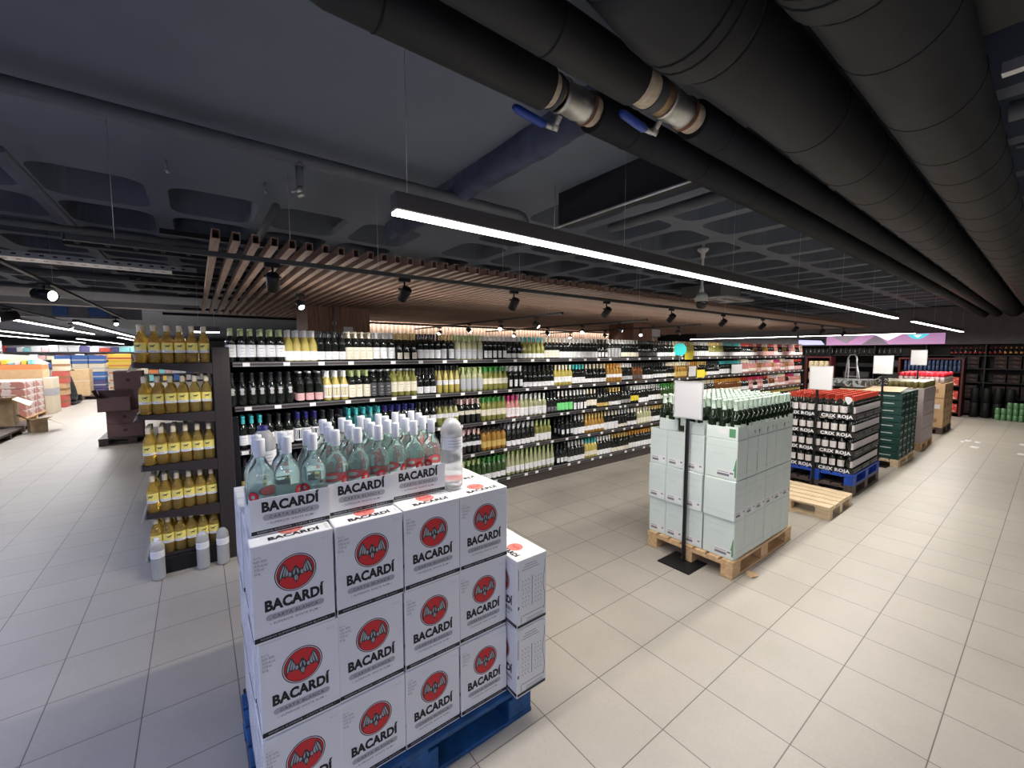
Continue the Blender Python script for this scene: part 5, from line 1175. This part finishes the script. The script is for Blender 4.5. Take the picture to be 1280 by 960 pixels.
# dark wall shelving along the far wall
t = thing('wall_shelving', 'long black shelving along the far right wall', 'shelving', (18.05, -1.2, 0)); Ls = 9.9
obj('back_panel', MB().box(.48, .52, 0, Ls, 0, 2.09), t, mats=MATS['shelf back'])
WZ = [.10, .55, 1.0, 1.40, 1.78]
for z in WZ: obj('shelf', MB().box(.02, .48, 0, Ls, z - .03, z), t, mats=MATS['black metal'])
for k in range(9): obj('upright', MB().box(.0, .48, k * 1.23, k * 1.23 + .03, 0, 2.09), t, mats=MATS['black metal'])
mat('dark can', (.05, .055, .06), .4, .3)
sb = [('black glass', 'cap orange', 'dark bottle with orange label'), ('black glass', 'cap red', 'dark bottle with red label')]
def small_bottle(c2):
    mb = MB().lathe([(0, 0), (.03, .003), (.03, .14), (.013, .18), (.013, .23), (0, .23)], 8, 0); mb.lathe([(.0308, .05), (.0308, .10)], 8, 1); mb.lathe([(.0142, .19), (.0142, .232), (0, .234)], 8, 1); return mb.mesh('small_bottle', [MATS['black glass'], MATS[c2]])
m_o, m_r = small_bottle('cap orange'), small_bottle('cap red'); m_c = small_bottle('dark can')
i = 0; y = 0.15
while y < 2.0:
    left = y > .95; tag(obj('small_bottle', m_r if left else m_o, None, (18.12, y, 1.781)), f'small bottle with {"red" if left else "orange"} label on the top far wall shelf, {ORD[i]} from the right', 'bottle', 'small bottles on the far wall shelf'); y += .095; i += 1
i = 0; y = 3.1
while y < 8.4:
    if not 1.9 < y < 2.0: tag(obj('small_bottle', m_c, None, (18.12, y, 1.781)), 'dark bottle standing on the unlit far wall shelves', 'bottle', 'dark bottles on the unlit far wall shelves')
    y += .13
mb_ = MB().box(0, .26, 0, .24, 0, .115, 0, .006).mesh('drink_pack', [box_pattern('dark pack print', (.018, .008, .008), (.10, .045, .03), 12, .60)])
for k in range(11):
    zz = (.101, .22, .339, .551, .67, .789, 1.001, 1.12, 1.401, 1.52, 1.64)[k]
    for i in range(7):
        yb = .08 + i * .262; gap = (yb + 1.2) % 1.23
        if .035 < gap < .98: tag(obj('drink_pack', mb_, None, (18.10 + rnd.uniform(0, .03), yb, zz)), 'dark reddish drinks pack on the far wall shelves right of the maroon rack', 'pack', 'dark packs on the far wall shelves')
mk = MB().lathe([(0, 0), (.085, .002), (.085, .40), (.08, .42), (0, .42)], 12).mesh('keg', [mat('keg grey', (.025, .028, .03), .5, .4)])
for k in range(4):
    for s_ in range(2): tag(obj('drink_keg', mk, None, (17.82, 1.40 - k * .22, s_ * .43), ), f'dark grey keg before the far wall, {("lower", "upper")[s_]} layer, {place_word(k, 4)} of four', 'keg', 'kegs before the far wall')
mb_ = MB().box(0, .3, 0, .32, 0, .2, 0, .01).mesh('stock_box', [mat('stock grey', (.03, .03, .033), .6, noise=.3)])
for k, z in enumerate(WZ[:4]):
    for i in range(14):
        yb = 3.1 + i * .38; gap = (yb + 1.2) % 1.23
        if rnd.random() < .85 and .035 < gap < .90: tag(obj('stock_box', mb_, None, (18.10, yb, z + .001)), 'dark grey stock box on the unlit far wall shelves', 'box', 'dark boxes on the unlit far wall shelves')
GC = Proto(lambda: can('can green', .165, .05)); mat('can green', (.14, .30, .15), .35, .3)
for i in range(8):
    for s_ in range(3 if i > 1 else 2):
        GC.put((17.5, .93 - i * .105, s_ * .166), 0, f'pale green can on the floor at the right edge, {ORD[s_]} layer, {ORD[i]} from the left', 'green cans stacked on the floor')
# ladder
t = thing('step_ladder', 'aluminium step ladder standing near the far wall shelves', 'ladder', (14.0, 3.39, 0)); mb = MB()
mb.tube([(0, -.24, 0), (.12, -.11, 1.72), (.12, -.07, 1.80), (.12, .03, 1.80), (.12, .07, 1.72), (0, .20, 0)], .018, 8); obj('front_frame', mb, t, mats=MATS['galvanised'])
mb = MB(); mb.tube([(.75, -.24, 0), (.14, -.10, 1.66)], .014, 8); mb.tube([(.75, .20, 0), (.14, .06, 1.66)], .014, 8); obj('rear_frame', mb, t, mats=MATS['galvanised'])
for k in range(6):
    z = .24 + k * .24; f_ = z / 1.72; obj('tread', MB().box(.12 * f_ - .02, .12 * f_ + .05, -.24 + .13 * f_, .20 - .13 * f_, z, z + .025), t, mats=MATS['galvanised'])
for k, (u, v, s_) in enumerate(((1210, 551, .10), (1218, 559, .13), (1222, 553, .09), (1203, 552, .06), (1279, 556, .12), (1277, 568, .12))):
    p = UZ(u, v, .002); mb = MB(); mb.add([(-s_, -s_ * .4, 0), (s_ * .7, -s_ * .5, .004), (s_, s_ * .3, .002), (0, s_ * .25, .02), (-s_ * .6, s_ * .5, 0)], [(0, 1, 3), (1, 2, 3), (2, 4, 3), (4, 0, 3)]); tag(obj('paper_scrap', mb, None, p, mats=MATS['sign white']), f'white paper scrap on the far right floor, {ORD[k]} of six', 'litter', 'white paper scraps')

# ================================================================== left storage aisle
mat('mauve card', (.26, .155, .15), .65, noise=.06); mat('mauve dark', (.12, .07, .07), .7)
t = pallet('pallet', 'dark wooden pallet under the mauve-brown cartons in the left aisle', (-1.62, 11.35, 0), 1.0, 1.2, 'dark pallet wood')
for k, (lb, x0, x1, y0, y1, z0, z1) in enumerate((('mauve-brown carton on the dark pallet, bottom of the stack', -1.49, -.95, 11.40, 11.85, .146, .42), ('mauve-brown carton, second from the bottom of the left aisle stack', -1.49, -.95, 11.40, 11.85, .422, .70), ('mauve-brown carton behind, top right of the left aisle stack', -1.36, -.92, 11.50, 11.98, 1.11, 1.48), ('mauve-brown carton behind, under the topmost one of the stack', -1.36, -.92, 11.50, 11.98, .702, 1.108))):
    t = thing('storage_carton', lb, 'carton', ((x0 + x1) / 2, (y0 + y1) / 2, z0)); hx, hy, h = (x1 - x0) / 2, (y1 - y0) / 2, z1 - z0
    obj('carton_body', MB().box(-hx, hx, -hy, hy, .0, h - .002, 0, .005), t, mats=MATS['mauve card']); obj('logo_print', MB().box(-.03, .03, -hy - .001, -hy, h * .4, h * .6), t, mats=MATS['mauve dark']); obj('tape', MB().box(-.02, .02, -hy - .0012, hy, h - .003, h - .001), t, mats=MATS['mauve dark'])
t = thing('open_carton', 'open mauve-brown carton with raised flaps, jutting out of the stack', 'carton', (-1.30, 11.31, .702)); mb = MB(); w_ = .006
for a in ((-.27, .20, -.17, -.17 + w_), (-.27, .20, .17 - w_, .17), (-.27, -.27 + w_, -.17 + w_, .17 - w_), (.20 - w_, .20, -.17 + w_, .17 - w_)): mb.box(a[0], a[1], a[2], a[3], 0, .26)
mb.box(-.27, .20, -.17, .17, -.001, .006); obj('carton_body', mb, t, mats=MATS['mauve card'])
for (v, nm) in (([(-.27, -.17, .26), (-.27, .17, .26), (-.33, .20, .42), (-.33, -.20, .42)], 0), ([(-.27, .17, .26), (.20, .17, .26), (.22, .185, .40), (-.30, .185, .40)], 1)):
    mb = MB(); mb.add(v + [(x + .004, y - .004, z) for x, y, z in v], [(0, 1, 2, 3), (7, 6, 5, 4), (0, 4, 5, 1), (1, 5, 6, 2), (2, 6, 7, 3), (3, 7, 4, 0)]); obj('flap', mb, t, mats=MATS['mauve dark'])
# goods on pallets along the left, x edge about -3.3 .. -3.7
def goods(name, lb, x0, x1, y0, y1, z0, z1, m_, cat='carton', rz=0, extra=None, grp=None):
    t = thing(name, lb, cat, ((x0 + x1) / 2, (y0 + y1) / 2, z0), rz, grp); hx, hy, h = (x1 - x0) / 2, (y1 - y0) / 2, z1 - z0
    obj('carton_body', MB().box(-hx, hx, -hy, hy, 0, h - .003, 0, min(.012, h * .1)), t, mats=m_ if not isinstance(m_, str) else MATS[m_])
    if extra: 
        mb = MB(); mb.box(-hx - .002, hx + .002, -hy - .003, -hy, h * extra[1], h * extra[2]); mb.box(hx, hx + .003, -hy - .002, hy + .002, h * extra[1], h * extra[2]); obj('print_band', mb, t, mats=MATS[extra[0]])
    return t
rn5 = ['lowest', 'second', 'third', 'fourth', 'topmost']
mat('tan card', (.58, .40, .22), .7, noise=.08); mat('yellow card', (.80, .55, .08), .6); mat('orange card', (.70, .24, .09), .6); mat('crumpled card', (.40, .29, .17), .8, noise=.2, bump=.5); mat('cream card', (.66, .58, .44), .7); mat('red card', (.55, .07, .05), .6); mat('blue card', (.05, .13, .38), .5); mat('purple card', (.09, .08, .20), .6); mat('aqua card', (.25, .60, .62), .5)
bundle = box_pattern('bundle print', (.60, .50, .46), (.42, .18, .15), 6, .52)
pallet('pallet', 'dark pallet in the lower left corner of the storage aisle', (-4.45, 12.75, 0), 1.2, 1.5, 'dark pallet wood')
pallet('pallet', 'dark pallet under the crumpled open boxes in the storage aisle', (-4.5, 14.6, 0), 1.2, 1.2, 'dark pallet wood')
def open_box(lb, x, y, z, w_, d_, h, m_, rz=0.0):
    t = thing('open_box', lb, 'carton', (x, y, z), rz); mb = MB(); e = .01; hx, hy = w_ / 2, d_ / 2
    mb.box(-hx, hx, -hy, hy, 0, e)
    for a in ((-hx, hx, -hy, -hy + e), (-hx, hx, hy - e, hy), (-hx, -hx + e, -hy + e, hy - e), (hx - e, hx, -hy + e, hy - e)): mb.box(*a, e, h)
    obj('box_body', mb, t, mats=MATS[m_])
    for v in ([(-hx, -hy, h), (hx, -hy, h), (hx + .03, -hy - .22, h + .06), (-hx - .02, -hy - .2, h + .02)], [(hx, -hy, h), (hx, hy, h), (hx + .24, hy + .02, h - .14), (hx + .26, -hy, h - .18)], [(-hx, hy, h), (-hx, -hy, h), (-hx - .15, -hy, h + .15), (-hx - .17, hy, h + .12)]):
        mb = MB(); mb.add(v + [(a, b, c + .007) for a, b, c in v], [(3, 2, 1, 0), (4, 5, 6, 7), (0, 1, 5, 4), (1, 2, 6, 5), (2, 3, 7, 6), (3, 0, 4, 7)]); obj('flap', mb, t, mats=MATS['cream card'] if v[1][0] == hx and v[2][0] > hx + .2 else MATS[m_])
    return t
open_box('open brown box with drooping flaps, right one on the storage aisle pallet', -3.78, 15.0, .146, .55, .7, .62, 'crumpled card', .1)
open_box('open brown box cut by the left photo edge, beside the drooping one', -4.62, 15.0, .146, .50, .6, .75, 'crumpled card', -.05)
open_box('small torn box low on the floor before the brown open boxes', -3.05, 14.42, .0, .28, .28, .30, 'crumpled card', .4)
pallet('pallet', 'wooden pallet under the pinkish wrapped bundles in the storage aisle', (-5.0, 16.4, 0), 1.35, 1.9, 'pallet wood')
for k in range(5):
    for i in range(3):
        goods('wrapped_bundle', f'pink and cream printed bundle in the storage aisle, {ORD[k]} layer, {("left", "middle", "aisle-side")[i]} one', -4.95 + i * .43, -4.53 + i * .43, 16.5, 17.3, .146 + k * .19, .146 + k * .19 + .188, bundle, 'bundle', grp='printed bundles')
        goods('wrapped_bundle', f'printed bundle at the back of the pallet, {ORD[k]} layer, {("left", "middle", "aisle-side")[i]} one', -4.95 + i * .43, -4.53 + i * .43, 17.34, 18.2, .146 + k * .19, .146 + k * .19 + .188, bundle, 'bundle', grp='printed bundles')
goods('storage_carton', 'tall tan carton under the yellow one at the left photo edge', -6.2, -5.05, 16.2, 17.2, 0, 1.30, 'tan card', extra=('cream card', .9, .97))
goods('storage_carton', 'flat yellow carton on the tall tan carton at the left edge', -6.15, -5.08, 16.2, 17.2, 1.302, 1.68, 'yellow card', extra=('red card', .15, .25))
goods('storage_carton', 'orange-red edged carton behind the printed bundles', -5.0, -3.75, 18.62, 19.35, .0, 1.50, 'orange card', extra=('tan card', .12, .9))
goods('storage_carton', 'white slatted carton column right of the printed bundles', -3.72, -3.52, 18.45, 19.2, 0, 1.1, 'cream card', extra=('light grey ink', .5, .7))
t = thing('storage_carton', 'big tan carton with bulging torn lid behind the bundles', 'carton', (-4.6, 20.0, 1.502)); mb = MB(); mb.add([(-.5, -.6, 0), (.6, -.6, -.02), (.7, .3, 0), (-.5, .4, .02), (-.3, -.4, .32), (.3, -.5, .22), (.35, .2, .25), (-.3, .3, .30)], [(0, 1, 5, 4), (1, 2, 6, 5), (2, 3, 7, 6), (3, 0, 4, 7), (4, 5, 6, 7)]); obj('lid', mb, t, mats=MATS['cream card']); obj('carton_body', MB().box(-.5, .5, -.45, .3, -1.5, -.02, 0, .01), t, mats=MATS['tan card'])
for k in range(4): goods('storage_carton', f'{("dull red", "tan", "dull red", "cream")[k]} carton in the leaning column beyond the orange-edged one, {ORD[k]} from floor', -3.93 + .02 * k, -3.60 + .02 * k, 20.35, 20.95, k * .41, k * .41 + .405, ('faded red', 'tan card', 'faded red', 'cream card')[k], extra=('brown ink', .4, .6))
for k in range(9): goods('small_pack', f'small {("yellow", "aqua", "white")[k % 3]} pack lying on the orange-edged carton, {ORD[k]} from the left', -4.95 + k * .13, -4.84 + k * .13, 18.66, 18.95, 1.502, 1.56 + .03 * (k % 4), ('yellow card', 'aqua card', 'sign white')[k % 3], 'pack')
# hand pallet truck with dark wrapped load
t = thing('pallet_truck', 'dark pallet truck with black wrapped sacks in the storage aisle', 'pallet truck', (-3.85, 21.6, 0)); mb = MB(); mb.box(-.35, -.15, -.6, .6, .04, .10, 0, .01); mb.box(.15, .35, -.6, .6, .04, .10, 0, .01); mb.box(-.35, .35, .4, .6, .05, .3, 0, .02); obj('forks', mb, t, mats=MATS['black metal'])
for sx in (-.25, .25): obj('wheel', MB().cyl((sx - .04, -.5, .045), (sx + .04, -.5, .045), .045, 14), t, mats=MATS['grey ink'])
mb = MB(); mb.tube([(0, .5, .2), (0, .7, .7), (0, .85, 1.2)], .02, 8); mb.tube([(-.15, .85, 1.2), (.15, .85, 1.2)], .02, 8); obj('handle', mb, t, mats=MATS['black metal'])
mb = MB(); mb.lathe([(0, .10), (.30, .10), (.34, .25), (.30, .55), (.26, .75), (.2, 1.0), (.1, 1.12), (0, 1.15)], 14); obj('wrapped_load', mb, t, mats=mat('black wrap', (.03, .035, .035), .35, noise=.4, bump=.8))
pallet('pallet', 'red base pallet under the tan carton at the end of the storage aisle', (-4.2, 23.1, 0), 1.1, 1.3, 'dark pallet wood')
goods('storage_carton', 'tan cubic carton on the red-edged base at the end of the aisle', -4.1, -3.42, 23.2, 23.9, .146, 1.22, 'tan card', extra=('cream card', .55, .57))
for q_ in range(3):
    for k in range(5):
        c_ = ('purple card', 'purple card', 'blue card', 'cream card', 'blue card')[k]
        goods('drinks_crate', f'{("dark purple", "dark purple", "deep blue", "white-necked", "deep blue")[k]} drinks crate beyond the tan cubic carton, {rn5[k]} layer, {("left", "middle", "right")[q_]}', -4.6 + q_ * .49, -4.6 + q_ * .49 + .47, 24.6, 25.3, k * .35, k * .35 + .345, c_, 'crate', extra=('light grey ink', .35, .5), grp='drinks crates beyond the tan carton')
for k in range(5):
    goods('storage_carton', f'yellow display carton at the end of the storage aisle, {ORD[k]} from the floor', -3.45, -2.6, 28.0, 28.8, k * .36, k * .36 + .356, 'yellow card' if k > 2 else 'cream card', extra=('red card' if k == 4 else 'orange card', .3, .5))
# distant shelves full of coloured goods, bridging the aisle end
cols = ['cream card', 'red card', 'aqua card', 'yellow card', 'blue card', 'label pink', 'sign white', 'orange card', 'purple card', 'label white']
def far_shelf(lb, x0, x1, y, gh, seed):
    t = thing('goods_shelving', lb, 'shelving', (x0, y, 0)); W = x1 - x0
    for z in (.1, .55, 1.0, 1.45, 1.9): obj('shelf', MB().box(0, W, 0, .5, z - .03, z), t, mats=MATS['bulkhead grey'])
    obj('back_panel', MB().box(0, W, .5, .54, 0, 2.25), t, mats=MATS['pale wall'])
    r2 = random.Random(seed); k = 0
    for z in (.1, .55, 1.0, 1.45, 1.9):
        x = .05
        while x < W - .3:
            w_ = r2.uniform(.22, .5); h = r2.uniform(.2, .38); c_ = r2.choice(cols)
            o = obj('shelf_goods', MB().box(0, w_ - .02, 0, .35, 0, h, 0, .01), None, (x0 + x, y + .05, z + .001), mats=MATS[c_])
            tag(o, gh, 'package', gh); x += w_; k += 1
far_shelf('long goods shelving closing the far end of the storage aisle', -9.5, .5, 34.0, 'coloured goods package on the shelving closing the storage aisle', 3)
far_shelf('goods shelving at the far left behind the tan cartons', -12.0, -6.6, 24.0, 'coloured goods package on the shelving behind the tan cartons', 8)
far_shelf('goods shelving in the middle distance left of the storage aisle', -8.5, -5.3, 21.4, 'coloured goods package on the middle shelving left of the storage aisle', 12)
